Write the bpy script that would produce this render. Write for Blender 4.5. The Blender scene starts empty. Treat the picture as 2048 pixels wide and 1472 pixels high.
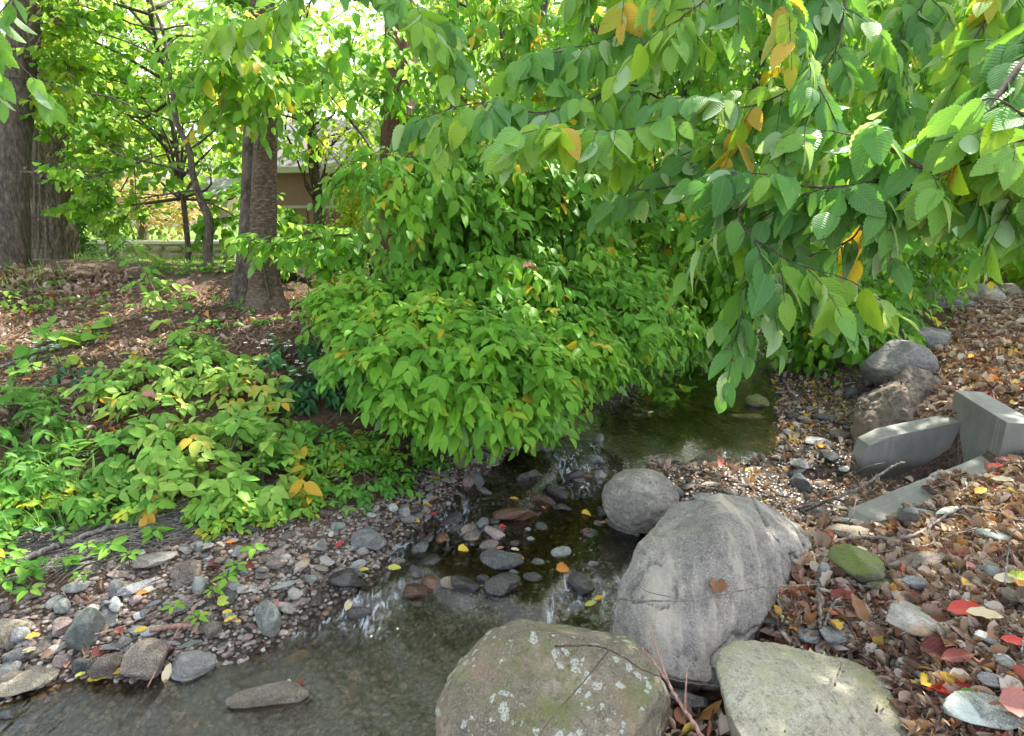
import bpy, bmesh, math, random
import numpy as np
from mathutils import Vector, noise as mnoise

# ------------------------------------------------------------------ camera, world, sun, exposure
S = bpy.context.scene
W_, H_ = 2048.0, 1472.0
FPX, PITCH, CAMH = 1200.0, math.radians(15.0), 1.8
cam_d = bpy.data.cameras.new('camera'); cam_d.sensor_width = 36.0; cam_d.lens = FPX / W_ * 36.0
cam_d.clip_start = 0.05; cam_d.clip_end = 500.0
cam = bpy.data.objects.new('camera', cam_d); S.collection.objects.link(cam)
cam.location = (0, 0, CAMH); cam.rotation_euler = (math.pi/2 - PITCH, 0, 0)
S.camera = cam

SUN_EL, SUN_AZ = 52.0, 38.0      # azimuth measured from +Y towards +X
world = bpy.data.worlds.new('World'); S.world = world; world.use_nodes = True
wt = world.node_tree; wt.nodes.clear()
wo = wt.nodes.new('ShaderNodeOutputWorld'); wb = wt.nodes.new('ShaderNodeBackground')
sky = wt.nodes.new('ShaderNodeTexSky'); sky.sky_type = 'NISHITA'; sky.sun_disc = False
sky.sun_elevation = math.radians(SUN_EL); sky.sun_rotation = math.radians(SUN_AZ)
sky.air_density = 1.0; sky.dust_density = 2.5; sky.ozone_density = 1.0
wb.inputs['Strength'].default_value = 0.15
_hs = wt.nodes.new('ShaderNodeHueSaturation'); _hs.inputs['Saturation'].default_value = .45
wt.links.new(sky.outputs[0], _hs.inputs['Color']); wt.links.new(_hs.outputs[0], wb.inputs[0]); wt.links.new(wb.outputs[0], wo.inputs[0])
sd = bpy.data.lights.new('sun', 'SUN'); sd.energy = 3.2; sd.angle = math.radians(0.5); sd.color = (1.0, 0.94, 0.84)
sun = bpy.data.objects.new('sun', sd); S.collection.objects.link(sun)
_e, _a = math.radians(SUN_EL), math.radians(SUN_AZ)
sdir = Vector((math.sin(_a)*math.cos(_e), math.cos(_a)*math.cos(_e), math.sin(_e)))
sun.rotation_euler = sdir.to_track_quat('Z', 'Y').to_euler()
S.view_settings.view_transform = 'Standard'; S.view_settings.look = 'None'
S.view_settings.exposure = 2.18; S.view_settings.gamma = 1.0
try:
    S.cycles.max_bounces = 8; S.cycles.transparent_max_bounces = 12
    S.cycles.sample_clamp_indirect = 6.0
except Exception: pass

rng = np.random.default_rng(7)
random.seed(7)
CP, SP = math.cos(PITCH), math.sin(PITCH)

# ------------------------------------------------------------------ projection helpers
def ray(px, py):
    a = (px - 1024.0)/FPX; b = -(py - 736.0)/FPX
    return np.array([a, CP + b*SP, -SP + b*CP])
def at(px, py, d):                       # a point seen at that pixel, d metres along the view axis
    return np.array([0, 0, CAMH]) + ray(px, py)*d
def atz(px, py, z):
    r = ray(px, py); t = (z - CAMH)/r[2]
    return np.array([0, 0, CAMH]) + r*t
def project(P):
    x, y, z = P[..., 0], P[..., 1], P[..., 2]-CAMH
    d = y*CP - z*SP; u = y*SP + z*CP
    d = np.where(d > 0.05, d, 0.05)
    return 1024 + FPX*x/d, 736 - FPX*u/d, d
def inpoly(px, py, poly):
    poly = np.asarray(poly, float); n = len(poly); r = np.zeros(px.shape, bool); j = n-1
    for i in range(n):
        xi, yi = poly[i]; xj, yj = poly[j]
        c = ((yi > py) != (yj > py)) & (px < (xj-xi)*(py-yi)/(yj-yi+1e-12)+xi)
        r ^= c; j = i
    return r

# ------------------------------------------------------------------ noise
def _hash(ix, iy, iz, seed):
    h = (ix.astype(np.int64)*374761393 + iy.astype(np.int64)*668265263 + iz.astype(np.int64)*2147483647 + seed*974634777) & 0xFFFFFFFF
    h = ((h ^ (h >> 13))*1274126177) & 0xFFFFFFFF
    h = (h ^ (h >> 16)) & 0xFFFFFF
    return h/float(0xFFFFFF)
def vn(P, seed=0):
    P = np.asarray(P, float); i = np.floor(P).astype(np.int64); f = P - i; f = f*f*(3-2*f)
    o = 0
    for dx in (0, 1):
        wx = f[..., 0] if dx else 1-f[..., 0]
        for dy in (0, 1):
            wy = f[..., 1] if dy else 1-f[..., 1]
            for dz in (0, 1):
                wz = f[..., 2] if dz else 1-f[..., 2]
                o = o + wx*wy*wz*_hash(i[..., 0]+dx, i[..., 1]+dy, i[..., 2]+dz, seed)
    return o*2-1
def fbm(P, oct=4, seed=0):
    P = np.asarray(P, float); o = 0; a = 1.0; s = 0
    for k in range(oct):
        o = o + a*vn(P*(2.03**k)+k*17.3, seed+k); s += a; a *= 0.5
    return o/s
def sstep(x, a, b):
    t = np.clip((x-a)/(b-a), 0, 1); return t*t*(3-2*t)
def norm(v):
    return v/np.maximum(np.linalg.norm(v, axis=-1, keepdims=True), 1e-9)

# ------------------------------------------------------------------ terrain height
_cp = []
def C(px, py, z): _cp.append(atz(px, py, z))
for a in [(0,1400,0),(250,1372,0.0),(440,1335,0.0),(560,1290,0.0),(620,1225,0.03),(700,1190,0.06),(780,1110,0.05),(850,1045,0.06),
          (905,1000,0.09),(1000,900,0.14),(1060,866,0.13),(1130,838,0.12),(1240,812,0.125),(1300,775,0.12),(1330,705,0.14),(1400,672,.16)]: C(*a)
# stream bed
for a in [(100,1472,-.1),(350,1450,-.12),(600,1400,-.14),(800,1380,-.15),(700,1290,-.12),(850,1290,-.14),(1000,1250,-.10),(1150,1250,-.08),(560,1380,-.13),
          (850,1190,-.05),(950,1190,-.05),(1080,1190,-.05),(900,1110,-.05),(1030,1100,-.06),(1150,1110,-.07),(1180,1180,-.06),(1000,1030,-.02),(1100,1000,.0),
          (1150,930,.03),(1250,880,.03),(1400,880,.03),(1420,820,.03),(1350,760,.0),(1480,760,.02),(1430,710,.0),(1500,720,.02),(1450,930,.06),(1180,880,.04),(830,1125,-.05),(870,1075,-.03),(920,1040,-.01),(960,1080,-.04),(985,985,.04),(1020,945,.06),(1080,930,.04),(1080,965,.02),(1120,905,.04),(1180,930,.03),(1300,830,.03),(1300,900,.03),(1350,915,.05),(1240,850,.03),(1150,1050,-.04),(1230,1100,-.05),(1210,1000,.0)]: C(*a)
# right gravel shallows
for a in [(1540,745,.14),(1560,820,.13),(1560,900,.13),(1560,960,.12),(1650,780,.17),(1650,900,.16),(1620,1000,.12),(1300,945,.14),(1400,960,.15),(1480,960,.12),
          (1660,720,.2),(1690,850,.18),(1690,960,.15)]: C(*a)
# right bank
for a in [(1200,1472,.12),(1350,1472,.22),(1350,1380,.15),(1450,1300,.15),(1560,1330,.2),(1600,1240,.3),(1620,1120,.24),(1700,1080,.24),(1800,1060,.30),(1900,1020,.36),
          (2000,960,.42),(2048,1100,.45),(1850,1150,.36),(1750,1200,.34),(1900,1300,.42),(2048,1300,.48),(2048,1472,.48),(1830,1490,.27),(1600,1472,.15),(1700,1320,.26),(1780,1390,.28),(1900,1440,.38),
          (1880,800,.46),(1980,770,.56),(2048,800,.58),(1900,720,.5),(2000,700,.56),(1850,680,.42),(1950,640,.5),(2048,620,.56),(2048,560,.55),
          (1700,870,.14),(1730,900,.12),(1740,820,.2),(1700,800,.16),(1690,720,.18),(1720,690,.2),(1900,600,.45),(2048,530,.55),(1780,660,.28),(1830,620,.33)]: C(*a)
# left gravel and bank
for a in [(0,1300,.07),(120,1300,.06),(0,1180,.18),(150,1180,.17),(300,1240,.08),(300,1280,.04),(300,1130,.18),(450,1200,.12),(450,1260,.06),(450,1100,.20),(560,1180,.12),(640,1120,.15),(640,1160,.12),
          (700,1080,.16),(800,1010,.18),(740,1100,.12),(0,1060,.26),(150,1050,.26),(300,1040,.26),(500,1010,.27),(650,980,.27),(780,930,.27),(900,880,.26),(880,960,.17),(960,930,.17),(1040,880,.13),
          (0,930,.38),(200,900,.42),(400,880,.42),(600,880,.38),(750,850,.36),(0,780,.62),(200,770,.65),(450,760,.62),(650,740,.6),
          (0,660,.86),(200,650,.88),(400,650,.88),(600,650,.86),(700,620,.85),(0,590,1.02),(200,580,1.04),(400,585,1.04),(600,585,1.0),(720,570,.95)]: C(*a)
for a in [(0,535,1.22),(150,535,1.22),(300,548,1.18),(450,552,1.16),(560,556,1.12),(650,560,1.08),(-200,530,1.25),(-400,700,.9),(-400,1000,.3),(-300,1300,.05)]: C(*a)
for p in [(-1.5,8.5,.85),(-4,9,.82),(-8,9,.85),(0,6.2,.62),(1,7,.6),(0,8,.8),(.6,5.6,.3),(1.3,8.2,.5),(2.6,8.6,.05),(3.0,11,.08),(3.4,15,.1),(3.9,9.5,.35),(4.2,12,.45),
          (1.7,11,.7),(5,8,.55),(5,14,.55),(9,8,.56),(9,14,.56),(9,3,.55),(5,5,.56),(5,2,.52),(2.5,0,.5),(0,-2,.5),(5,-3,.5),(-5,-3,.2),(-2.5,0,-.1),(-1,.8,-.1),(-.2,1.0,-.05),(.6,.6,.35),
          (-5,11,.8),(-12,11,.82),(-3,14,.82),(-12,20,.9),(0,20,.9),(10,25,.6),(-40,40,1),(40,40,1),(0,60,1),(-60,0,1),(60,0,.6),(0,-60,.5),(-8,2,.3),(-10,5,1.1),(-5,0,-.05),(3.4,20,.2)]:
    _cp.append(np.array(p, float))
_cp = np.array(_cp)
_D = np.linalg.norm(_cp[:, None, :2]-_cp[None, :, :2], axis=2)
_n = len(_cp)
_A = np.zeros((_n+1, _n+1)); _A[:_n, :_n] = -np.sqrt(_D**2 + 0.02) ; _A[:_n, _n] = 1; _A[_n, :_n] = 1
_A[:_n,:_n] += np.eye(_n)*0.03
_w = np.linalg.solve(_A, np.append(_cp[:, 2], 0))
def hgt(x, y, fine=True):
    x = np.asarray(x, float); y = np.asarray(y, float); sh = x.shape; x = x.ravel(); y = y.ravel()
    out = np.empty(x.shape)
    for k in range(0, len(x), 20000):
        xx, yy = x[k:k+20000, None], y[k:k+20000, None]
        out[k:k+20000] = (-np.sqrt((xx-_cp[:, 0])**2+(yy-_cp[:, 1])**2+0.02)) @ _w[:_n] + _w[_n]
    # channel between the outlet's walls
    yk = 2.92+(x-1.80)*.41
    inch = sstep(x, 1.62, 1.8)*(1-sstep(x, 2.86, 2.9))*sstep(y-yk, -.02, .03)*(1-sstep(y, 3.62, 3.66))
    out = out*(1-inch)+np.minimum(out, .085)*inch
    kerb = sstep(x, 1.7, 1.8)*(1-sstep(x, 2.7, 2.78))*np.exp(-((y-yk+.06)/.13)**2); out = np.where(kerb > .3, np.minimum(out, .10+(x-1.78)*.19), out)
    wing = sstep(x, 2.24, 2.3)*(1-sstep(x, 2.86, 2.92))*np.exp(-((y-3.75)/.14)**2); out = np.where(wing > .3, np.minimum(out, .22+(x-2.3)*.36), out)
    hd = sstep(x, 2.72, 2.78)*np.exp(-((y-3.45)/.25)**2)*(1-sstep(x, 3.15, 3.3)); out = np.where(hd > .5, np.minimum(out, .50), out)
    # retaining step of the back lawn
    out += 0.32*sstep(y, 12.2, 12.32)*sstep(-x, 1.0, 1.4)
    if fine:
        P = np.stack([x, y, x*0], -1)
        land = sstep(out-wlev(x, y), -0.02, 0.12)
        out += fbm(P*1.7, 3, 5)*0.05*land*np.clip(1.3-np.abs(y-8)/20, .1, 1) + fbm(P*7, 3, 9)*0.022
    return out.reshape(sh)
def wlev(x, y):
    s = y - 0.6*np.clip(x, -.6, .8)
    n = 0.10*np.sin(x*7.1+1.3)+0.06*np.sin(x*17.3)
    z = 0.055*sstep(y+n, 2.38, 2.52) + 0.065*sstep(s+n*1.3, 3.30, 3.55)
    return z
_zs = np.geomspace(0.9, 70, 500)
def ground(px, py):
    r = ray(px, py); P = np.array([0, 0, CAMH]) + r*_zs[:, None]
    h = hgt(P[:, 0], P[:, 1], True); below = P[:, 2] < h
    if not below.any(): return P[-1], _zs[-1]
    i = int(np.argmax(below))
    if i == 0: return P[0], _zs[0]
    a = P[i-1, 2]-h[i-1]; b = h[i]-P[i, 2]; t = a/(a+b+1e-9)
    q = P[i-1]+(P[i]-P[i-1])*t
    return q, _zs[i-1]+(_zs[i]-_zs[i-1])*t

# ------------------------------------------------------------------ object helpers
COL = S.collection
def props(o, label=None, cat=None, group=None, kind=None):
    if label: o['label'] = label
    if cat: o['category'] = cat
    if group: o['group'] = group
    if kind: o['kind'] = kind
    return o
def empty(name, loc, label, cat, group=None):
    o = bpy.data.objects.new(name, None); COL.objects.link(o); o.location = [float(v) for v in loc]; o.empty_display_size = .1
    return props(o, label, cat, group)
def mesh(name, V, F, mat, parent=None, origin=None, uv=None, rnd=None, smooth=True, attrs=None):
    """V (n,3) world coordinates; F (m,k) int array or list of tuples"""
    V = np.asarray(V, float)
    if parent is not None: org = np.array(parent_origin(parent))
    elif origin is not None: org = np.array(origin, float)
    else: org = np.zeros(3)
    me = bpy.data.meshes.new(name); Vl = V-org
    if isinstance(F, np.ndarray):
        k = F.shape[1]; me.vertices.add(len(Vl)); me.vertices.foreach_set('co', Vl.astype(np.float32).ravel())
        me.loops.add(F.size); me.loops.foreach_set('vertex_index', F.astype(np.int32).ravel())
        me.polygons.add(len(F)); me.polygons.foreach_set('loop_start', np.arange(0, F.size, k, dtype=np.int32))
        try: me.polygons.foreach_set('loop_total', np.full(len(F), k, dtype=np.int32))
        except Exception: pass
        idx = F.ravel()
    else:
        me.from_pydata([tuple(v) for v in Vl], [], [tuple(f) for f in F]); idx = None
    if uv is not None and idx is not None:
        l = me.uv_layers.new(name='UVMap'); l.data.foreach_set('uv', uv[idx].astype(np.float32).ravel())
    if rnd is not None:
        a = me.attributes.new('rnd', 'FLOAT', 'POINT'); a.data.foreach_set('value', rnd.astype(np.float32))
    for k_, v_ in (attrs or {}).items():
        a = me.attributes.new(k_, 'FLOAT', 'POINT'); a.data.foreach_set('value', np.asarray(v_, np.float32))
    if smooth: me.polygons.foreach_set('use_smooth', np.ones(len(me.polygons), bool))
    me.update(calc_edges=True); me.validate(clean_customdata=False)
    if mat: me.materials.append(mat)
    o = bpy.data.objects.new(name, me); COL.objects.link(o)
    if parent is not None: o.parent = parent
    else: o.location = [float(v) for v in org]
    return o
_porg = {}
def parent_origin(p):
    v = np.zeros(3)
    while p is not None:
        v = v + np.array(p.location); p = p.parent
    return v

class Bag:
    """collects triangles (and uv / rnd per vertex) for one mesh"""
    def __init__(s): s.V = []; s.F = []; s.U = []; s.R = []; s.n = 0
    def add(s, V, F, U=None, R=0.5):
        V = np.asarray(V, float); F = np.asarray(F, int)
        s.V.append(V); s.F.append(F+s.n); s.n += len(V)
        s.U.append(U if U is not None else np.zeros((len(V), 2)))
        s.R.append(R if isinstance(R, np.ndarray) else np.full(len(V), R))
    def build(s, name, mat, parent=None, origin=None, smooth=True):
        if not s.V: return None
        return mesh(name, np.concatenate(s.V), np.concatenate(s.F), mat, parent, origin, np.concatenate(s.U), np.concatenate(s.R), smooth)

def tube(bag, pts, rad, sides=6, R=0.5, rough=0.0, seed=0):
    pts = np.asarray(pts, float); n = len(pts); rad = np.broadcast_to(np.asarray(rad, float), (n,))
    T = norm(np.gradient(pts, axis=0)); ref = np.array([0.3, 0.2, 1.0]) if abs(T[0][2]) < .8 else np.array([1.0, .1, 0])
    N = norm(np.cross(T, ref)); B = np.cross(T, N)
    a = np.linspace(0, 2*np.pi, sides, endpoint=False)
    r = rad[:, None]*np.ones(sides)
    L = np.concatenate([[0], np.cumsum(np.linalg.norm(np.diff(pts, axis=0), axis=1))])
    if rough:
        q = np.stack([np.cos(a)[None]*1.5+0*L[:, None], np.sin(a)[None]*1.5+0*L[:, None], (L[:, None]+0*a)/max(rad.max()*3, .01)], -1)
        r = r*(1+rough*fbm(q, 3, seed))
    V = pts[:, None]+r[..., None]*(np.cos(a)[None, :, None]*N[:, None]+np.sin(a)[None, :, None]*B[:, None])
    V = V.reshape(-1, 3)
    U = np.stack([np.tile(a/(2*np.pi), n), np.repeat(L, sides)], -1)
    i = np.arange(n-1)[:, None]*sides; j = np.arange(sides)[None]; j2 = (j+1) % sides
    q0, q1, q2, q3 = i+j, i+j2, i+sides+j2, i+sides+j
    F = np.concatenate([np.stack([q0, q1, q2], -1).reshape(-1, 3), np.stack([q0, q2, q3], -1).reshape(-1, 3)])
    base = len(V); V = np.concatenate([V, pts[:1], pts[-1:]]); U = np.concatenate([U, [[0, 0]], [[0, L[-1]]]])
    jj = np.arange(sides); jn = (jj+1) % sides
    F = np.concatenate([F, np.stack([np.full(sides, base), jn, jj], -1), np.stack([np.full(sides, base+1), (n-1)*sides+jj, (n-1)*sides+jn], -1)])
    bag.add(V, F, U, R)
def smooth_path(pts, n=12):
    pts = np.asarray(pts, float)
    if len(pts) < 3: 
        t = np.linspace(0, 1, n)[:, None]; return pts[0]*(1-t)+pts[-1]*t
    P = np.concatenate([[2*pts[0]-pts[1]], pts, [2*pts[-1]-pts[-2]]]); out = []
    m = len(pts)-1; k = max(2, n//m)
    for i in range(m):
        p0, p1, p2, p3 = P[i:i+4]
        for t in np.linspace(0, 1, k, endpoint=False):
            out.append(0.5*((2*p1)+(-p0+p2)*t+(2*p0-5*p1+4*p2-p3)*t*t+(-p0+3*p1-3*p2+p3)*t**3))
    out.append(pts[-1]); return np.array(out)

# ------------------------------------------------------------------ leaf templates and leaf placing
def leaf_tmpl(m, width=.5, shape=.78, serr=0.0, fold=.16, curl=.18, power=.9, wavy=0.0, petiole=0.0):
    v = np.linspace(0, 1, m+2)
    w = width*0.5*np.sin(np.pi*np.clip(v, 0, 1)**shape)**power
    V = [(0, 0, 0)]; U = [(0.5, 0)]; F = []
    for i in range(1, m+1):
        s = 1+serr*(1 if i % 2 else -1)
        for sx in (-1, 0, 1):
            x = sx*w[i]*s; z = fold*abs(x)*2-curl*v[i]**2+wavy*math.sin(v[i]*19+sx)*abs(sx)*.05
            V.append((x, v[i], z)); U.append((0.5+0.5*sx*(w[i]/(width*.5+1e-9)), v[i]))
    V.append((0, 1.0, -curl)); U.append((0.5, 1))
    F += [(0, 2, 1), (0, 3, 2)]
    for i in range(m-1):
        a = 1+3*i; b = a+3
        F += [(a, a+1, b), (a+1, b+1, b), (a+1, a+2, b+1), (a+2, b+2, b+1)]
    a = 1+3*(m-1); t = len(V)-1
    F += [(a, a+1, t), (a+1, a+2, t)]
    return np.array(V, float), np.array(F, int), np.array(U, float)
T_HI = leaf_tmpl(17, .56, .76, .06, .12, .22, .8)
T_MID = leaf_tmpl(4, .52, .78, 0, .20, .22, .8)
T_MIDN = leaf_tmpl(4, .40, .80, 0, .20, .26, .8)
T_LOW = leaf_tmpl(1, .66, .72, 0, .22, .2, 1)
T_LOW2 = leaf_tmpl(2, .60, .78, 0, .22, .2, .9)
T_HEART = leaf_tmpl(3, .95, .55, 0, .12, .12, .75)
T_DRY = leaf_tmpl(4, .5, .85, 0, .55, -.35, .8, 1.0)
T_DRY2 = leaf_tmpl(3, .6, .85, 0, -.45, .5, .8, 1.0)
T_CUP = leaf_tmpl(5, .75, .8, .06, .7, -.6, .7, 1.4)
T_ROLL = leaf_tmpl(5, .32, .9, .05, 1.1, .5, .8, 1.0)
T_GRASS = leaf_tmpl(3, .06, 1.0, 0, .1, .5, .6)
T_LOBE = leaf_tmpl(9, .78, .72, .13, .4, .25, .75, .8)

def leaves(bag, tm, pos, d, nrm, size, rnd, wf=1.0):
    V, F, U = tm; n = len(pos)
    if n == 0: return
    d = norm(d); s = norm(np.cross(d, nrm)); nn = np.cross(s, d)
    size = np.broadcast_to(size, (n,)); wf = np.broadcast_to(wf, (n,)); rnd = np.broadcast_to(rnd, (n,))
    P = pos[:, None]+size[:, None, None]*(V[None, :, 0, None]*wf[:, None, None]*s[:, None]+V[None, :, 1, None]*d[:, None]+V[None, :, 2, None]*nn[:, None])
    FF = (F[None]+np.arange(n)[:, None, None]*len(V)).reshape(-1, 3)
    bag.add(P.reshape(-1, 3), FF, np.tile(U, (n, 1)), np.repeat(rnd, len(V)))
UP = np.array([0, 0, 1.0])
def rv(n, s=1.0): return rng.normal(0, s, (n, 3))
def sprays(bag, tm, org, dirs, L, K, size, droop=.5, sag=.25, flat=1.0, rnd=None, twig=None, twr=.0012, face=None, out=.7, jit=.18, nj=.28):
    """twigs with alternate leaves. org, dirs (n,3); L, size (n,) or scalars"""
    n = len(org)
    if n == 0: return
    d = norm(dirs); L = np.broadcast_to(L, (n,)); size = np.broadcast_to(size, (n,))
    side = np.cross(d, UP); side = norm(side+1e-3)
    base_r = rng.random(n) if rnd is None else rnd
    t = (np.arange(K)+.6)/K
    for k in range(K):
        tt = t[k]; p = org+d*(L*tt)[:, None]-UP*(sag*L*tt*tt)[:, None]
        sg = 1 if k % 2 else -1
        if k == K-1: ld = d*1.0
        else: ld = d*.5+side*sg*out
        ld = ld-UP*droop+rv(n, jit)
        nr = UP*flat+rv(n, nj)+(0 if face is None else face)
        sz = size*(0.75+.35*math.sin(math.pi*min(1, tt*1.1)))*rng.uniform(.8, 1.15, n)
        r = np.clip(base_r+rng.normal(0, .09, n), 0, 1)
        leaves(bag, tm, p, ld, nr, sz, r)
    if twig is not None:
        for i in range(n):
            tt = np.linspace(0, 1, 5)
            p = org[i]+d[i]*(L[i]*tt)[:, None]-UP*(sag*L[i]*tt*tt)[:, None]
            tube(twig, p, np.linspace(twr*1.4, twr*.5, 5), 4)

# ------------------------------------------------------------------ materials
def newmat(name):
    m = bpy.data.materials.new(name); m.use_nodes = True; t = m.node_tree; t.nodes.clear()
    out = t.nodes.new('ShaderNodeOutputMaterial'); return m, t, out
def N(t, typ, **kw):
    n = t.nodes.new(typ)
    for k, v in kw.items():
        if k.startswith('_'): setattr(n, k[1:], v)
        else: n.inputs[k.replace('__', ' ')].default_value = v
    return n
def ramp(t, fac, stops, interp='LINEAR'):
    r = t.nodes.new('ShaderNodeValToRGB'); r.color_ramp.interpolation = interp
    el = r.color_ramp.elements
    while len(el) > 1: el.remove(el[-1])
    el[0].position = stops[0][0]; el[0].color = (*stops[0][1], 1)
    for p, c in stops[1:]:
        e = el.new(p); e.color = (*c, 1)
    if fac is not None: t.links.new(fac, r.inputs[0])
    return r
def math_(t, op, a, b=None, clamp=False):
    n = t.nodes.new('ShaderNodeMath'); n.operation = op; n.use_clamp = clamp
    for i, v in enumerate((a, b)):
        if v is None: continue
        if isinstance(v, (int, float)): n.inputs[i].default_value = v
        else: t.links.new(v, n.inputs[i])
    return n.outputs[0]
def mixc(t, fac, a, b, mode='MIX'):
    n = t.nodes.new('ShaderNodeMix'); n.data_type = 'RGBA'; n.blend_type = mode
    if isinstance(fac, (int, float)): n.inputs[0].default_value = fac
    else: t.links.new(fac, n.inputs[0])
    for i, v in ((6, a), (7, b)):
        if isinstance(v, tuple): n.inputs[i].default_value = (*v, 1) if len(v) == 3 else v
        else: t.links.new(v, n.inputs[i])
    return n.outputs[2]
def noise_(t, scale, detail=4, rough=.55, coord=None, dist=0.0):
    n = t.nodes.new('ShaderNodeTexNoise'); n.inputs['Scale'].default_value = scale; n.inputs['Detail'].default_value = detail
    n.inputs['Roughness'].default_value = rough; n.inputs['Distortion'].default_value = dist
    if coord is not None: t.links.new(coord, n.inputs['Vector'])
    return n.outputs['Fac']

def leaf_mat(name, stops, trans=.4, rough=.42, vein=1.0, pale=.35, spots=0.0, spec=.5, palecol=(.30, .42, .28)):
    m, t, out = newmat(name)
    at_ = t.nodes.new('ShaderNodeAttribute'); at_.attribute_name = 'rnd'
    col = ramp(t, at_.outputs['Fac'], stops).outputs[0]
    uv = t.nodes.new('ShaderNodeUVMap'); uv.uv_map = 'UVMap'
    sep = t.nodes.new('ShaderNodeSeparateXYZ'); t.links.new(uv.outputs[0], sep.inputs[0])
    ax = math_(t, 'ABSOLUTE', math_(t, 'SUBTRACT', sep.outputs[0], .5))
    v = math_(t, 'SUBTRACT', sep.outputs[1], math_(t, 'MULTIPLY', ax, .55))
    sn = math_(t, 'SINE', math_(t, 'MULTIPLY', v, 75.0))                 # side veins
    sv = math_(t, 'POWER', math_(t, 'MAXIMUM', sn, 0.0), 3.0)
    mid = math_(t, 'SUBTRACT', 1.0, math_(t, 'MULTIPLY', ax, 28.0), True)
    vm = math_(t, 'MAXIMUM', math_(t, 'MULTIPLY', sv, .45*vein), math_(t, 'MULTIPLY', mid, .8), True)
    col = mixc(t, math_(t, 'MULTIPLY', vm, .35), col, (.38, .52, .16))
    g = t.nodes.new('ShaderNodeNewGeometry')
    tc = t.nodes.new('ShaderNodeTexCoord')
    n1 = noise_(t, 9.0, 3, .6, tc.outputs['Object'])
    col = mixc(t, math_(t, 'MULTIPLY', math_(t, 'SUBTRACT', n1, .35, True), .6), col, mixc(t, 1.0, col, (.62, .70, .5), 'MULTIPLY'))
    if spots:
        n2 = noise_(t, 60.0, 2, .5, tc.outputs['Object'])
        col = mixc(t, math_(t, 'MULTIPLY', math_(t, 'GREATER_THAN', n2, .69), spots), col, (.22, .16, .03))
    col = mixc(t, math_(t, 'MULTIPLY', g.outputs['Backfacing'], pale), col, palecol)
    pr = N(t, 'ShaderNodeBsdfPrincipled', Roughness=rough); pr.inputs['Specular IOR Level'].default_value = spec*.55
    t.links.new(col, pr.inputs['Base Color'])
    tr = t.nodes.new('ShaderNodeBsdfTranslucent')
    tcol = mixc(t, .55, col, mixc(t, 1.0, col, (2.2, 1.9, .5), 'MULTIPLY')); t.links.new(tcol, tr.inputs['Color'])
    bm = t.nodes.new('ShaderNodeBump'); bm.inputs['Strength'].default_value = .35*vein; bm.inputs['Distance'].default_value = .003
    t.links.new(math_(t, 'MULTIPLY', sn, 1.0), bm.inputs['Height']); t.links.new(bm.outputs[0], pr.inputs['Normal'])
    mx = t.nodes.new('ShaderNodeMixShader'); mx.inputs[0].default_value = trans
    t.links.new(pr.outputs[0], mx.inputs[1]); t.links.new(tr.outputs[0], mx.inputs[2]); t.links.new(mx.outputs[0], out.inputs[0])
    return m
G = {}
G['bush'] = leaf_mat('bush_leaf', [(0, (.07, .22, .018)), (.45, (.13, .35, .028)), (.85, (.22, .46, .04)), (.96, (.32, .46, .03)), (1, (.6, .42, .03))], .38, .45, .7)
G['near'] = leaf_mat('hornbeam_leaf', [(0, (.08, .24, .06)), (.4, (.14, .35, .075)), (.8, (.26, .47, .05)), (.95, (.34, .52, .02)), (1, (.6, .40, .05))], .40, .50, .8, .6, .6, .8, palecol=(.42, .56, .36))
G['thick'] = leaf_mat('thicket_leaf', [(0, (.07, .22, .018)), (.5, (.14, .36, .022)), (.8, (.24, .46, .025)), (.92, (.34, .44, .015)), (1, (.62, .48, .03))], .45, .5, .3)
G['canopy'] = leaf_mat('canopy_leaf', [(0, (.06, .20, .010)), (.5, (.13, .33, .012)), (.85, (.27, .43, .015)), (1, (.45, .45, .02))], .55, .5, .2)
G['shrub'] = leaf_mat('dogwood_leaf', [(0, (.10, .28, .035)), (.4, (.18, .38, .05)), (.8, (.30, .45, .08)), (.95, (.36, .42, .07)), (1, (.65, .40, .05))], .28, .42, .6, .3, .6)
G['herb'] = leaf_mat('herb_leaf', [(0, (.05, .18, .02)), (.5, (.11, .29, .03)), (.85, (.20, .38, .04)), (1, (.5, .5, .04))], .32, .5, .4)
G['dark'] = leaf_mat('dark_herb_leaf', [(0, (.015, .08, .03)), (.6, (.03, .14, .045)), (1, (.06, .2, .05))], .2, .35, .5)
G['yellow'] = leaf_mat('yellow_leaf', [(0, (.5, .42, .03)), (.6, (.62, .44, .04)), (1, (.6, .26, .04))], .4, .5, .5)
G['orange'] = leaf_mat('autumn_leaf', [(0, (.24, .27, .08)), (.4, (.36, .28, .16)), (.8, (.38, .24, .16)), (1, (.28, .32, .08))], .5, .55, .2)
G['fir'] = leaf_mat('evergreen_leaf', [(0, (.02, .09, .015)), (.6, (.045, .16, .02)), (1, (.10, .26, .02))], .25, .5, .1)
G['litter'] = leaf_mat('dry_leaf', [(0, (.12, .075, .055)), (.2, (.25, .155, .12)), (.4, (.38, .265, .21)), (.6, (.52, .41, .345)), (.76, (.62, .54, .47)), (.88, (.34, .14, .08)), (.93, (.30, .06, .05)), (.97, (.52, .25, .06)), (1, (.62, .48, .10))], .12, .6, .3, .2, palecol=(.35, .24, .17))
G['grass'] = leaf_mat('grass_blade', [(0, (.06, .16, .02)), (.6, (.14, .30, .04)), (1, (.30, .40, .08))], .3, .5, 0)
def one_leaf_mat(name, c1, c2, trans=.15): return leaf_mat(name, [(0, c1), (1, c2)], trans, .5, .7, .15, .3, palecol=tuple(.7*a+.1 for a in c1))
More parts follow.
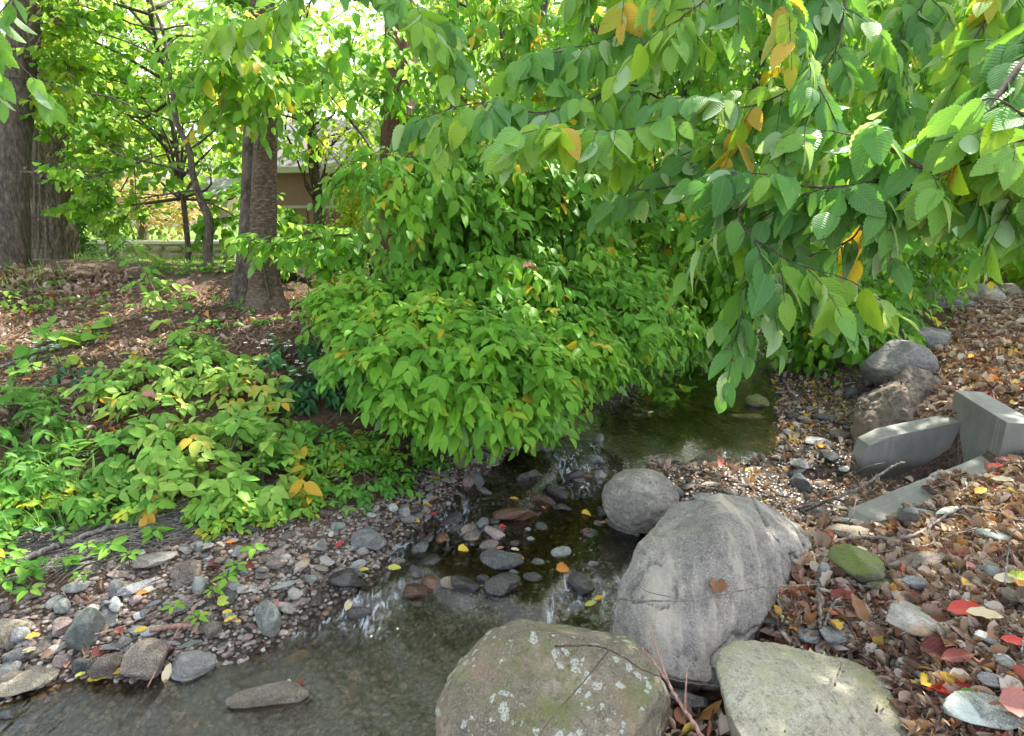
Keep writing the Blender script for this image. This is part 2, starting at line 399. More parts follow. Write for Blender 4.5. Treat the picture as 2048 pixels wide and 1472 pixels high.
FL = {'red': one_leaf_mat('red_fallen_leaf', (.48, .03, .04), (.55, .06, .05)), 'yellow': one_leaf_mat('yellow_fallen_leaf', (.62, .46, .06), (.70, .40, .05)),
      'orange': one_leaf_mat('orange_fallen_leaf', (.55, .17, .03), (.6, .26, .05)), 'brown': one_leaf_mat('brown_fallen_leaf', (.24, .10, .05), (.34, .17, .09)),
      'cream': one_leaf_mat('cream_fallen_leaf', (.60, .50, .30), (.66, .58, .42)), 'maroon': one_leaf_mat('maroon_fallen_leaf', (.13, .02, .025), (.22, .04, .04)),
      'pink': one_leaf_mat('pink_fallen_leaf', (.42, .16, .14), (.5, .24, .2)), 'lime': one_leaf_mat('lime_fallen_leaf', (.40, .50, .08), (.5, .5, .1)),
      'green': one_leaf_mat('green_fallen_leaf', (.1, .28, .03), (.16, .34, .05))}

def rock_mat(name, a, b, spec=(.5, .5, .48), lichen=0.0, moss=0.0, stain=None, wet=False, band=None, scale=1.0, vary=.35, bumps=.9, mosscol=(.10, .14, .02)):
    m, t, out = newmat(name)
    tc = t.nodes.new('ShaderNodeTexCoord'); oi = t.nodes.new('ShaderNodeObjectInfo')
    add = t.nodes.new('ShaderNodeVectorMath'); add.operation = 'ADD'
    cmb = t.nodes.new('ShaderNodeCombineXYZ'); r10 = math_(t, 'MULTIPLY', oi.outputs['Random'], 20.0)
    t.links.new(r10, cmb.inputs[0]); t.links.new(r10, cmb.inputs[1])
    t.links.new(tc.outputs['Object'], add.inputs[0]); t.links.new(cmb.outputs[0], add.inputs[1]); co = add.outputs[0]
    n1 = noise_(t, 5*scale, 6, .65, co, .6); n2 = noise_(t, 32*scale, 5, .7, co); n3 = noise_(t, 150*scale, 3, .7, co)
    c = ramp(t, n1, [(.36, tuple(x*.8 for x in a)), (.5, a), (.62, b)]).outputs[0]
    c = mixc(t, math_(t, 'MULTIPLY', math_(t, 'SUBTRACT', n2, .50, True), 5.5, True), c, tuple(x*.5 for x in a))
    c = mixc(t, math_(t, 'MULTIPLY', math_(t, 'SUBTRACT', n3, .53, True), 5.0, True), c, spec)
    c = mixc(t, math_(t, 'MULTIPLY', math_(t, 'SUBTRACT', .45, n3, True), 5.0, True), c, tuple(x*.3 for x in a))
    if band:
        bp = t.nodes.new('ShaderNodeMapping'); bp.inputs['Scale'].default_value = (5.5*scale, 1.3*scale, 1.1*scale); bp.inputs['Rotation'].default_value = (.2, .35, -.5); t.links.new(co, bp.inputs[0])
        bn = noise_(t, 1.0, 6, .62, bp.outputs[0], .25)
        c = mixc(t, math_(t, 'MULTIPLY', math_(t, 'SUBTRACT', bn, .51, True), 9.0, True), c, band)
        c = mixc(t, math_(t, 'MULTIPLY', math_(t, 'SUBTRACT', .42, bn, True), 5.0, True), c, tuple(x*.62 for x in a))
    if stain:
        n4 = noise_(t, 4*scale, 3, .5, co); c = mixc(t, math_(t, 'MULTIPLY', math_(t, 'SUBTRACT', n4, .52, True), 4.0, True), c, stain)
    if vary:
        hs = t.nodes.new('ShaderNodeHueSaturation'); t.links.new(c, hs.inputs['Color'])
        t.links.new(math_(t, 'ADD', math_(t, 'MULTIPLY', oi.outputs['Random'], vary*2), 1-vary), hs.inputs['Value']); c = hs.outputs[0]
    g = t.nodes.new('ShaderNodeNewGeometry'); sz = t.nodes.new('ShaderNodeSeparateXYZ'); t.links.new(g.outputs['Normal'], sz.inputs[0])
    if moss:
        mn = noise_(t, 7*scale, 5, .7, co)
        f = math_(t, 'MULTIPLY', math_(t, 'SUBTRACT', math_(t, 'ADD', mn, math_(t, 'MULTIPLY', sz.outputs[2], .10)), .62-.2*moss, True), 5.0, True)
        c = mixc(t, math_(t, 'MULTIPLY', f, .75), c, mosscol)
    if lichen:
        vo = t.nodes.new('ShaderNodeTexVoronoi'); vo.inputs['Scale'].default_value = 30*scale; vo.inputs['Randomness'].default_value = 1
        dn = t.nodes.new('ShaderNodeTexNoise'); dn.inputs['Scale'].default_value = 40*scale; dn.inputs['Detail'].default_value = 3; t.links.new(co, dn.inputs['Vector'])
        vm_ = t.nodes.new('ShaderNodeVectorMath'); vm_.operation = 'MULTIPLY_ADD'; t.links.new(dn.outputs['Color'], vm_.inputs[0]); vm_.inputs[1].default_value = (.035, .035, .035); t.links.new(co, vm_.inputs[2])
        t.links.new(vm_.outputs[0], vo.inputs['Vector'])
        reg = math_(t, 'GREATER_THAN', noise_(t, 3.2*scale, 2, .5, co), .60-.1*lichen)
        csep = t.nodes.new('ShaderNodeSeparateColor'); t.links.new(vo.outputs['Color'], csep.inputs[0])
        th = math_(t, 'MULTIPLY', csep.outputs[0], .62)
        f = math_(t, 'MULTIPLY', math_(t, 'MULTIPLY', math_(t, 'SUBTRACT', th, vo.outputs['Distance'], True), 11.0, True), reg)
        f = math_(t, 'MULTIPLY', f, math_(t, 'MULTIPLY', math_(t, 'SUBTRACT', n3, .36, True), 6.0, True))
        c = mixc(t, math_(t, 'MULTIPLY', f, .8), c, (.50, .53, .46))
    pr = N(t, 'ShaderNodeBsdfPrincipled', Roughness=.16 if wet else .88)
    if wet: pr.inputs['Specular IOR Level'].default_value = .7
    t.links.new(c, pr.inputs['Base Color'])
    h = math_(t, 'ADD', math_(t, 'MULTIPLY', n2, .9), math_(t, 'MULTIPLY', n3, .35)); h = math_(t, 'ADD', h, n1)
    bm = t.nodes.new('ShaderNodeBump'); bm.inputs['Strength'].default_value = bumps; bm.inputs['Distance'].default_value = .02/scale if scale > 1 else .02
    t.links.new(h, bm.inputs['Height']); t.links.new(bm.outputs[0], pr.inputs['Normal']); t.links.new(pr.outputs[0], out.inputs[0])
    return m
RM = {
 'grey': rock_mat('grey_stone', (.17, .17, .16), (.29, .28, .26), scale=2.2),
 'slate': rock_mat('slate_stone', (.15, .155, .155), (.27, .275, .27), scale=2.2),
 'green': rock_mat('green_stone', (.15, .165, .14), (.27, .285, .24), scale=2, band=(.38, .42, .38)),
 'tan': rock_mat('tan_stone', (.20, .165, .11), (.33, .28, .20), scale=2.2),
 'brown': rock_mat('brown_stone', (.12, .09, .065), (.23, .18, .13), scale=2.2),
 'pink': rock_mat('pinkish_stone', (.22, .15, .13), (.33, .25, .22), scale=2.2),
 'pale': rock_mat('pale_stone', (.34, .32, .27), (.50, .47, .40), scale=2.2, stain=(.30, .17, .06)),
 'white': rock_mat('white_stone', (.36, .37, .35), (.52, .52, .50), scale=2.2),
 'moss': rock_mat('mossy_stone', (.15, .14, .09), (.26, .24, .17), scale=1.8, moss=1.0, mosscol=(.13, .18, .02)),
 'wet': rock_mat('wet_stone', (.035, .03, .026), (.075, .065, .055), spec=(.14, .13, .12), wet=True, scale=2.2),
 'wetbrown': rock_mat('wet_brown_stone', (.085, .035, .018), (.16, .07, .035), spec=(.2, .12, .08), wet=True, scale=2.2),
 'amber': rock_mat('amber_wet_stone', (.16, .09, .03), (.28, .17, .06), wet=True, scale=2.2),
 'dark': rock_mat('dark_stone', (.065, .065, .06), (.13, .13, .12), scale=2.2),
}
def bark_mat(name, a, b, su=10, sv=3, bump=.8, moss=.0, horiz=False):
    m, t, out = newmat(name)
    uv = t.nodes.new('ShaderNodeUVMap'); uv.uv_map = 'UVMap'
    tc = t.nodes.new('ShaderNodeTexCoord')
    mp = t.nodes.new('ShaderNodeMapping'); mp.inputs['Scale'].default_value = (su*4.5, su*4.5, sv*3.2) if not horiz else (26, 26, 70); t.links.new(tc.outputs['Object'], mp.inputs[0])
    n1 = noise_(t, 1.0, 7, .68, mp.outputs[0], .35); n2 = noise_(t, 3.0, 4, .6, tc.outputs['Object'])
    n3 = noise_(t, 90, 3, .6, tc.outputs['Object'])
    c = ramp(t, n1, [(.34, tuple(x*.35 for x in a)), (.5, a), (.68, b)]).outputs[0]
    c = mixc(t, math_(t, 'MULTIPLY', math_(t, 'SUBTRACT', n2, .5, True), 2.5, True), c, tuple(x*.8+.03 for x in b))
    if moss: c = mixc(t, math_(t, 'MULTIPLY', math_(t, 'SUBTRACT', n2, .5-.1*moss, True), 2.0, True), c, (.10, .12, .04))
    pr = N(t, 'ShaderNodeBsdfPrincipled', Roughness=.92); t.links.new(c, pr.inputs['Base Color'])
    bm = t.nodes.new('ShaderNodeBump'); bm.inputs['Strength'].default_value = bump; bm.inputs['Distance'].default_value = .03
    t.links.new(math_(t, 'ADD', n1, math_(t, 'MULTIPLY', n3, .15)), bm.inputs['Height']); t.links.new(bm.outputs[0], pr.inputs['Normal']); t.links.new(pr.outputs[0], out.inputs[0])
    return m
BK = {'straw': bark_mat('straw', (.20, .12, .07), (.38, .26, .16), 20, 6, .2), 'dark': bark_mat('dark_bark', (.085, .065, .05), (.19, .155, .12), 8, 3), 'ridge': bark_mat('ridged_bark', (.13, .105, .075), (.30, .25, .18), 16, 2.2),
      'cherry': bark_mat('cherry_bark', (.11, .07, .05), (.27, .20, .15), 8, 8, horiz=True), 'red': bark_mat('reddish_bark', (.14, .07, .045), (.26, .14, .09), 18, 2),
      'twig': bark_mat('twig_bark', (.07, .05, .038), (.16, .12, .09), 20, 8, .3), 'deadwood': bark_mat('dead_wood', (.16, .14, .12), (.34, .31, .27), 20, 6, .4),
      'pinktwig': bark_mat('pink_twig', (.30, .17, .13), (.45, .28, .22), 20, 6, .2), 'sap': bark_mat('sapling_bark', (.10, .08, .06), (.22, .18, .14), 14, 4)}

def simple_mat(name, a, b, scale=8, rough=.8, bump=.2, stretch=None, dist=.01):
    m, t, out = newmat(name); tc = t.nodes.new('ShaderNodeTexCoord'); co = tc.outputs['Object']
    if stretch:
        mp = t.nodes.new('ShaderNodeMapping'); mp.inputs['Scale'].default_value = stretch; t.links.new(co, mp.inputs[0]); co = mp.outputs[0]
    n1 = noise_(t, scale, 6, .6, co); c = ramp(t, n1, [(.3, a), (.7, b)]).outputs[0]
    pr = N(t, 'ShaderNodeBsdfPrincipled', Roughness=rough); t.links.new(c, pr.inputs['Base Color'])
    bm = t.nodes.new('ShaderNodeBump'); bm.inputs['Strength'].default_value = bump; bm.inputs['Distance'].default_value = dist
    t.links.new(noise_(t, scale*6, 4, .6, co), bm.inputs['Height']); t.links.new(bm.outputs[0], pr.inputs['Normal']); t.links.new(pr.outputs[0], out.inputs[0])
    return m

def ground_mat():
    m, t, out = newmat('ground_soil'); tc = t.nodes.new('ShaderNodeTexCoord'); co = tc.outputs['Object']
    def attr(n): a = t.nodes.new('ShaderNodeAttribute'); a.attribute_name = n; return a.outputs['Fac']
    n1 = noise_(t, 2.5, 6, .65, co); n2 = noise_(t, 22, 6, .7, co); n3 = noise_(t, 110, 4, .7, co)
    soil = ramp(t, n2, [(.3, (.035, .020, .011)), (.5, (.10, .057, .032)), (.68, (.19, .115, .068))]).outputs[0]
    soil = mixc(t, math_(t, 'MULTIPLY', math_(t, 'SUBTRACT', n1, .45, True), 1.5, True), soil, (.11, .07, .04))
    # leafy duff: cells of brown and tan
    vo = t.nodes.new('ShaderNodeTexVoronoi'); vo.inputs['Scale'].default_value = 75; t.links.new(co, vo.inputs['Vector'])
    sc = t.nodes.new('ShaderNodeSeparateColor'); t.links.new(vo.outputs['Color'], sc.inputs[0])
    duff = ramp(t, sc.outputs[0], [(0, (.04, .026, .018)), (.35, (.09, .055, .038)), (.6, (.15, .10, .075)), (.8, (.22, .16, .12)), (.93, (.14, .06, .04)), (1, (.25, .16, .08))]).outputs[0]
    duff = mixc(t, math_(t, 'MULTIPLY', math_(t, 'SUBTRACT', n3, .45, True), 2, True), duff, (.05, .03, .02))
    # gravel: cells of grey stones
    vg = t.nodes.new('ShaderNodeTexVoronoi'); vg.inputs['Scale'].default_value = 42; t.links.new(co, vg.inputs['Vector'])
    sg = t.nodes.new('ShaderNodeSeparateColor'); t.links.new(vg.outputs['Color'], sg.inputs[0])
    grav = ramp(t, sg.outputs[0], [(0, (.05, .04, .035)), (.4, (.12, .09, .075)), (.7, (.18, .16, .14)), (.9, (.27, .25, .22)), (1, (.25, .14, .10))]).outputs[0]
    edge = math_(t, 'MULTIPLY', math_(t, 'SUBTRACT', vg.outputs['Distance'], .33, True), 3.0, True)
    grav = mixc(t, edge, grav, (.03, .022, .016))
    lawn = ramp(t, n2, [(.3, (.09, .20, .03)), (.7, (.24, .34, .07))]).outputs[0]
    c = mixc(t, attr('leafy'), soil, duff); c = mixc(t, attr('gravel'), c, grav); c = mixc(t, attr('lawn'), c, lawn)
    wet = attr('wet')
    dk = mixc(t, 1.0, c, (.62, .54, .42), 'MULTIPLY'); c = mixc(t, wet, c, dk)
    pr = N(t, 'ShaderNodeBsdfPrincipled'); t.links.new(c, pr.inputs['Base Color'])
    t.links.new(math_(t, 'SUBTRACT', .95, math_(t, 'MULTIPLY', wet, .55)), pr.inputs['Roughness'])
    bm = t.nodes.new('ShaderNodeBump'); bm.inputs['Strength'].default_value = .9; bm.inputs['Distance'].default_value = .02
    hh = math_(t, 'ADD', n2, math_(t, 'MULTIPLY', n3, .4)); hh = math_(t, 'SUBTRACT', hh, math_(t, 'MULTIPLY', math_(t, 'MULTIPLY', vg.outputs['Distance'], attr('gravel')), 1.2))
    t.links.new(hh, bm.inputs['Height']); t.links.new(bm.outputs[0], pr.inputs['Normal']); t.links.new(pr.outputs[0], out.inputs[0])
    return m
def water_mat():
    m, t, out = newmat('stream_water'); tc = t.nodes.new('ShaderNodeTexCoord')
    mp = t.nodes.new('ShaderNodeMapping'); mp.inputs['Rotation'].default_value = (0, 0, math.radians(32)); mp.inputs['Scale'].default_value = (2.4, .8, 1); t.links.new(tc.outputs['Object'], mp.inputs[0])
    a = t.nodes.new('ShaderNodeAttribute'); a.attribute_name = 'fast'; fast = a.outputs['Fac']
    b = t.nodes.new('ShaderNodeAttribute'); b.attribute_name = 'foam'; foam = b.outputs['Fac']
    n1 = noise_(t, 3.2, 3, .5, mp.outputs[0], .8); n2 = noise_(t, 13, 4, .6, mp.outputs[0], 1.2); n3 = noise_(t, 38, 3, .6, mp.outputs[0], 1.5)
    h = math_(t, 'ADD', n1, math_(t, 'MULTIPLY', n2, math_(t, 'ADD', .12, math_(t, 'MULTIPLY', fast, .55))))
    h = math_(t, 'ADD', h, math_(t, 'MULTIPLY', n3, math_(t, 'MULTIPLY', fast, .30)))
    bm = t.nodes.new('ShaderNodeBump'); bm.inputs['Strength'].default_value = .55; bm.inputs['Distance'].default_value = .045; t.links.new(h, bm.inputs['Height'])
    fr = t.nodes.new('ShaderNodeFresnel'); fr.inputs['IOR'].default_value = 1.36; t.links.new(bm.outputs[0], fr.inputs['Normal'])
    tr = t.nodes.new('ShaderNodeBsdfTransparent'); tr.inputs['Color'].default_value = (.74, .61, .41, 1)
    gl = t.nodes.new('ShaderNodeBsdfGlossy'); gl.inputs['Roughness'].default_value = .05; gl.inputs['Color'].default_value = (1, 1, 1, 1); t.links.new(bm.outputs[0], gl.inputs['Normal'])
    mx = t.nodes.new('ShaderNodeMixShader'); t.links.new(math_(t, 'MULTIPLY', fr.outputs[0], math_(t, 'ADD', 1.9, math_(t, 'MULTIPLY', fast, 1.6)), True), mx.inputs[0]); t.links.new(tr.outputs[0], mx.inputs[1]); t.links.new(gl.outputs[0], mx.inputs[2])
    df = N(t, 'ShaderNodeBsdfPrincipled', Roughness=.35); df.inputs['Base Color'].default_value = (.62, .68, .74, 1)
    ff = math_(t, 'MULTIPLY', foam, math_(t, 'MULTIPLY', math_(t, 'SUBTRACT', n2, .50, True), 5.0, True), True)
    m2 = t.nodes.new('ShaderNodeMixShader'); t.links.new(math_(t, 'MULTIPLY', ff, .7), m2.inputs[0]); t.links.new(mx.outputs[0], m2.inputs[1]); t.links.new(df.outputs[0], m2.inputs[2])
    t.links.new(m2.outputs[0], out.inputs[0]); return m

# ------------------------------------------------------------------ ground and water
def make_ground():
    n = 560
    u = np.linspace(-1, 1, n); xs = 0.5+np.sinh(u*4.6)/np.sinh(4.6)*90
    v = np.linspace(0, 1, n+160); ys = -12+0*v
    ys = 3.2+np.sinh((v*2-1)*4.6)/np.sinh(4.6)*110
    X, Y = np.meshgrid(xs, ys, indexing='ij'); Z = hgt(X, Y)
    P = np.stack([X, Y, Z], -1); px, py, d = project(P)
    V = P.reshape(-1, 3); m, k = X.shape
    i = np.arange(m-1)[:, None]*k; j = np.arange(k-1)[None]
    F = np.stack([i+j, i+j+k, i+j+k+1, i+j+1], -1).reshape(-1, 4)
    x, y, z = V.T; wl = wlev(x, y)
    wob = fbm(np.stack([x*2, y*2, x*0], -1), 3, 3)*.5
    infront = (y > .3)
    pxf, pyf = px.ravel(), py.ravel()
    leafy = sstep(x*.8-(.25*y-.1)+wob*.5, .2, .6)
    leafy = np.where((y > 4.5) & (x > 1) & (x < 3.2), leafy*.4, leafy)
    leftb = sstep(z, .5, .9)*(x < 1)*.55
    leafy = np.maximum(leafy, leftb)
    gravel = (1-sstep(z-wl, .07, .15))*(1-leafy*.7)
    lawn = sstep(y+wob*.6, 8.8, 9.6)*(1-sstep(x+wob, .2, 1.4))
    wet = 1-sstep(z-wl, .005, .05)
    wet = np.where(y > 16, 0, wet)
    o = mesh('ground', V, F, ground_mat(), attrs=dict(leafy=leafy, gravel=gravel, lawn=lawn, wet=wet)); o['kind'] = 'structure'
make_ground()

def make_water():
    xs = np.linspace(-4.5, 4.6, 420); ys = np.concatenate([np.linspace(-1.0, 4.4, 420), np.linspace(4.43, 17, 120)])
    X, Y = np.meshgrid(xs, ys, indexing='ij'); Z = wlev(X, Y)
    s = Y-.6*np.clip(X, -.6, .8); n = 0.10*np.sin(X*7.1+1.3)+0.06*np.sin(X*17.3)
    r1 = np.exp(-((s+n*1.3-3.38)/.28)**2); r2 = np.exp(-((Y+n-2.42)/.10)**2)
    q = np.stack([X*6, Y*3.2, X*0], -1)
    ang = math.radians(32); fx = X*math.cos(ang)+Y*math.sin(ang); fy = -X*math.sin(ang)+Y*math.cos(ang)
    st = fbm(np.stack([fx*9, fy*3, fx*0], -1), 3, 31)
    fast = np.clip(.08+r1*.9+r2*.9+np.exp(-((Y-1.75)/.5)**2)*np.exp(-((X+.45)/.5)**2)*1.0+.35*sstep(fbm(np.stack([X*1.5, Y*1.5, X*0], -1), 2, 8), -.1, .5), 0, 1)
    fast = np.where(s > 4.0, fast*.45, fast)
    Z = Z+st*(.004+.010*fast)+fbm(q*2.2, 3, 12)*.006*fast
    foam = np.clip(r1*sstep(vn(np.stack([X*2.3, Y*1.1, X*0+4], -1), 5), -.4, .2)*1.7*(1-sstep(X, .85, 1.15))+r2*sstep(vn(np.stack([X*3.5+9, Y*0, X*0+4], -1), 6), -.1, .4)*1.5, 0, 1)
    P = np.stack([X, Y, Z], -1)
    V = P.reshape(-1, 3); m, k = X.shape
    i = np.arange(m-1)[:, None]*k; j = np.arange(k-1)[None]
    F = np.stack([i+j, i+j+k, i+j+k+1, i+j+1], -1).reshape(-1, 4)
    # drop cells far under the ground
    h = hgt(X, Y); c = (Z-h).ravel()
    keep = (c[F] > -.05).any(axis=1); F = F[keep]
    o = mesh('water', V, F, water_mat(), attrs=dict(fast=fast.ravel(), foam=foam.ravel())); o['kind'] = 'structure'
make_water()

# ------------------------------------------------------------------ rocks
_ico = {}
def ico(sub):
    if sub not in _ico:
        bm = bmesh.new(); bmesh.ops.create_icosphere(bm, subdivisions=sub, radius=1.0)
        V = np.array([v.co[:] for v in bm.verts]); F = np.array([[v.index for v in f.verts] for f in bm.faces]); bm.free(); _ico[sub] = (V, F)
    return _ico[sub]
def rock_shape(sub, planes=6, dmin=.55, dmax=.9, amp=.10, fine=.02, seed=0, flat=.9, extra=()):
    V, F = ico(sub); V = V.copy(); r = np.random.default_rng(seed)
    for k in range(planes):
        n = norm(r.normal(0, 1, 3)*np.array([1, 1, .8])); d = r.uniform(dmin, dmax)
        q = V@n-d; V = V-np.outer(np.maximum(q, 0)*flat, n)
    for (nx, ny, nz, d) in extra:
        n = norm(np.array([nx, ny, nz], float)); q = V@n-d; V = V-np.outer(np.maximum(q, 0)*.97, n)
    nd = norm(V)
    V = V+nd*(fbm(V*1.6+seed*3.1, 3, seed)[:, None]*amp)
    if sub >= 4:
        V = V+nd*(fbm(V*5+seed, 4, seed+5)[:, None]*fine*1.8)+nd*(np.abs(fbm(V*2.4+seed*2, 3, seed+9))[:, None]*-fine*2.2)
        cr = np.abs(vn(V*2.1+vn(V*4+5, seed)[:, None]*.35, seed+21)); V = V-nd*(np.exp(-(cr/.035)**2)*fine*1.3)[:, None]
        V = V+nd*(fbm(V*16, 3, seed+7)[:, None]*fine*.5)
    return V, F
def rotz(V, a):
    c, s = math.cos(a), math.sin(a); return V@np.array([[c, s, 0], [-s, c, 0], [0, 0, 1]])
def rotx(V, a):
    c, s = math.cos(a), math.sin(a); return V@np.array([[1, 0, 0], [0, c, s], [0, -s, c]])
def roty(V, a):
    c, s = math.cos(a), math.sin(a); return V@np.array([[c, 0, -s], [0, 1, 0], [s, 0, c]])
_seed = [100]; SR = 'stones of the right bank'
def fit_dims(w, h, d, py):
    th = math.atan((py-736)/FPX)+PITCH; a = w/2*d/FPX; hh = h/2*d/FPX
    b = min(.95*a, .92*hh/max(math.sin(th), .2)); c = math.sqrt(max(hh*hh-(b*math.sin(th))**2, (.2*b)**2))/math.cos(th)
    return a, b, c, th
def stone(px, py, w, h, mat, label, rot=0, ang=.5, sub=3, name='stone', cat='stone', group=None, water=False, sink=.45, tilt=None):
    _seed[0] += 1; sd_ = _seed[0]
    q, d = ground(px, py+.18*h)
    a, b, c, th = fit_dims(w, h, d, py)
    if rot:
        ph = math.radians(rot); gx, gy = math.cos(ph), math.sin(ph)/max(math.sin(th), .35)
        L = w/2*math.hypot(gx, gy)*d/FPX; a = L; b = h/2*d/FPX*1.05; c = max(.35*b, .008); rz = math.atan2(gy, gx)
    else: rz = 0
    V, F = rock_shape(sub, int(5+ang*13), .45+.25*(1-ang), .88, .09, .03, sd_, .97)
    if water and mat != 'amber': c = max(c, min(.05, a*.5))
    V = V/np.abs(V).max(axis=0)*np.array([a, b, c])
    r = np.random.default_rng(sd_)
    V = roty(V, r.normal(0, .10) if tilt is None else tilt); V = rotx(V, r.normal(0, .08))
    V = rotz(V, rz)
    base = max(q[2], wlev(q[0], q[1])-.025) if water and mat != 'amber' else q[2]
    if group == SR: base += .05
    P = V+np.array([q[0], q[1], base+c*sink])
    m = RM[mat] if isinstance(mat, str) else mat
    o = mesh(name, P, F, m, origin=(q[0], q[1], q[2])); props(o, label, cat, group); return o

# large boulders -----------------------------------------------------------------
M_B1 = rock_mat('pale_banded_boulder', (.27, .245, .215), (.41, .375, .33), spec=(.5, .48, .46), band=(.52, .46, .38), scale=1.0, vary=0, bumps=1.0)
M_B2 = rock_mat('grey_round_boulder', (.20, .185, .155), (.34, .31, .26), spec=(.45, .44, .42), scale=1.6, vary=0, bumps=.8)
M_B3 = rock_mat('lichen_boulder', (.20, .17, .12), (.32, .27, .19), spec=(.34, .32, .25), lichen=.9, moss=.25, scale=1.1, vary=0, mosscol=(.13, .15, .03), stain=(.26, .17, .10))
M_B4 = rock_mat('smooth_olive_boulder', (.30, .28, .20), (.40, .37, .28), spec=(.5, .48, .4), scale=1.3, vary=0, bumps=.45, moss=.15, mosscol=(.26, .27, .12))
M_B5 = rock_mat('brown_angular_boulder', (.15, .12, .085), (.30, .25, .20), spec=(.4, .36, .32), scale=1.2, vary=0, bumps=1.2, band=(.30, .22, .17))
M_B6 = rock_mat('grey_bank_boulder', (.19, .18, .165), (.32, .30, .28), spec=(.45, .43, .42), scale=1.3, vary=0)
def boulder(px, py, d, dims, mat, label, seed, planes=7, extra=(), rz=0, rx=0, ry=0, amp=.08, fine=.02, flat=.9, dmin=.6, name='boulder', group=None, sub=6):
    P0 = at(px, py, d); V, F = rock_shape(sub, planes, dmin, .95, amp, fine, seed, flat, extra)
    V = V/np.abs(V).max(axis=0)*np.array(dims); V = rotx(V, rx); V = roty(V, ry); V = rotz(V, rz)
    g = float(hgt(P0[0], P0[1], False))
    o = mesh(name, V+P0, F, mat, origin=(P0[0], P0[1], g)); props(o, label, 'boulder', group); return o
def hull_boulder(pts, mat, label, seed, cuts=5, fine=.012, smooth=1, crack=.012, med=.03, freq=3.0):
    P = np.array([at(*p) if len(p) == 3 else np.array(p[:3]) for p in pts])
    bm = bmesh.new(); vs = [bm.verts.new(p) for p in P]; r = bmesh.ops.convex_hull(bm, input=vs)
    bad = [g for g in r['geom_interior']+r['geom_unused'] if isinstance(g, bmesh.types.BMVert)]
    if bad: bmesh.ops.delete(bm, geom=list(set(bad)), context='VERTS')
    bmesh.ops.bevel(bm, geom=list(bm.edges), offset=.010, segments=2, affect='EDGES', profile=.6)
    bmesh.ops.triangulate(bm, faces=bm.faces)
    for _ in range(9):
        lng = [e for e in bm.edges if e.calc_length() > .016]
        if not lng or len(bm.verts) > 60000: break
        bmesh.ops.subdivide_edges(bm, edges=lng, cuts=1); bmesh.ops.triangulate(bm, faces=[f for f in bm.faces if len(f.verts) > 3])
    for _ in range(smooth): bmesh.ops.smooth_vert(bm, verts=bm.verts, factor=.5, use_axis_x=True, use_axis_y=True, use_axis_z=True)
    bm.normal_update(); V = np.array([v.co[:] for v in bm.verts]); Nn = np.array([v.normal[:] for v in bm.verts]); F = np.array([[v.index for v in f.verts] for f in bm.faces]); bm.free()
    q = V*freq+seed; ter = fbm(q, 2, seed)*2.5; ter = (np.floor(ter*2)+sstep(ter*2-np.floor(ter*2), .35, .65))/5
    d = ter*med+fbm(V*9+seed, 4, seed+1)*fine+fbm(V*32, 3, seed+2)*fine*.45
    cr = np.abs(vn(V*4.2+vn(V*8, seed)[:, None]*.4, seed+21)); d -= np.exp(-(cr/.03)**2)*crack
    V = V+Nn*d[:, None]; c = V.mean(0); g = float(hgt(c[0], c[1], False))
    o = mesh('boulder', V, F, mat, origin=(c[0], c[1], g)); props(o, label, 'boulder'); return o
hull_boulder([(1222,1285,2.28),(1236,1180,2.39),(1274,1086,2.45),(1342,1040,2.58),(1352,1012,2.72),(1440,988,2.72),(1505,998,2.80),(1600,1048,2.78),(1624,1090,2.68),(1540,1235,2.26),
    (1420,1368,2.0),(1330,1350,2.0),(1240,1325,2.08),(1440,1062,2.22),(1500,1130,2.22),(1300,1100,3.0),(1450,1020,3.15),(1590,1085,3.1),(1300,1420,2.3),(1500,1360,2.6)],
    M_B1, 'largest pale angular boulder with whitish bands, standing at the water edge', 21, smooth=0, med=.028, fine=.010, crack=.018, freq=2.2)
hull_boulder([(1428,1312,1.88),(1452,1284,1.98),(1530,1277,2.05),(1600,1296,2.06),(1700,1312,2.03),(1762,1350,1.96),(1812,1412,1.85),(1846,1482,1.74),(1800,1600,1.62),(1600,1620,1.55),(1500,1520,1.62),(1448,1410,1.74),(1520,1340,1.84),(1640,1400,1.76),
    (1470,1400,2.2),(1780,1480,2.1),(1500,1640,1.9)], M_B4, 'smooth olive grey flat boulder in the foreground on the right bank', 58, fine=.006, smooth=8, crack=.004, med=.012)
hull_boulder([(1706,878,4.45),(1712,792,4.5),(1758,766,4.5),(1812,737,4.4),(1850,746,4.5),(1896,772,4.6),(1872,820,4.4),(1815,870,4.15),(1765,905,4.1),(1722,915,4.2),(1800,780,4.12),(1740,850,4.2),(1850,800,4.9),(1740,800,4.9),(1800,940,4.6)],
    M_B5, 'angular brown boulder with a shaded left side behind the concrete wing wall', 63, fine=.02, med=.05)
boulder(1280, 1000, 3.35, (.215, .20, .175), M_B2, 'rounded grey boulder between the stream and the largest pale boulder', 33, 4, amp=.06, fine=.02, dmin=.8)
boulder(1112, 1445, 1.90, (.385, .32, .32), M_B3, 'rounded mossy boulder with white lichen spots in the foreground', 47, 5, amp=.05, fine=.022, dmin=.75,
        extra=((-.2, -.5, .8, .8),))
boulder(1795, 728, 5.2, (.30, .26, .22), M_B6, 'rounded grey boulder just behind the angular brown boulder', 71, 4, amp=.07)
boulder(1838, 684, 6.0, (.36, .28, .17), M_B6, 'long low grey boulder at the edge of the leafy path', 77, 6, amp=.07)
boulder(1895, 615, 8.0, (.42, .3, .24), M_B6, 'grey boulder under the branch ends beside the leafy path', 81, 8)
boulder(1965, 598, 8.6, (.36, .3, .24), RM['pale'], 'broad pale rock between two rocks at the far edge of the leafy path', 83, 8)
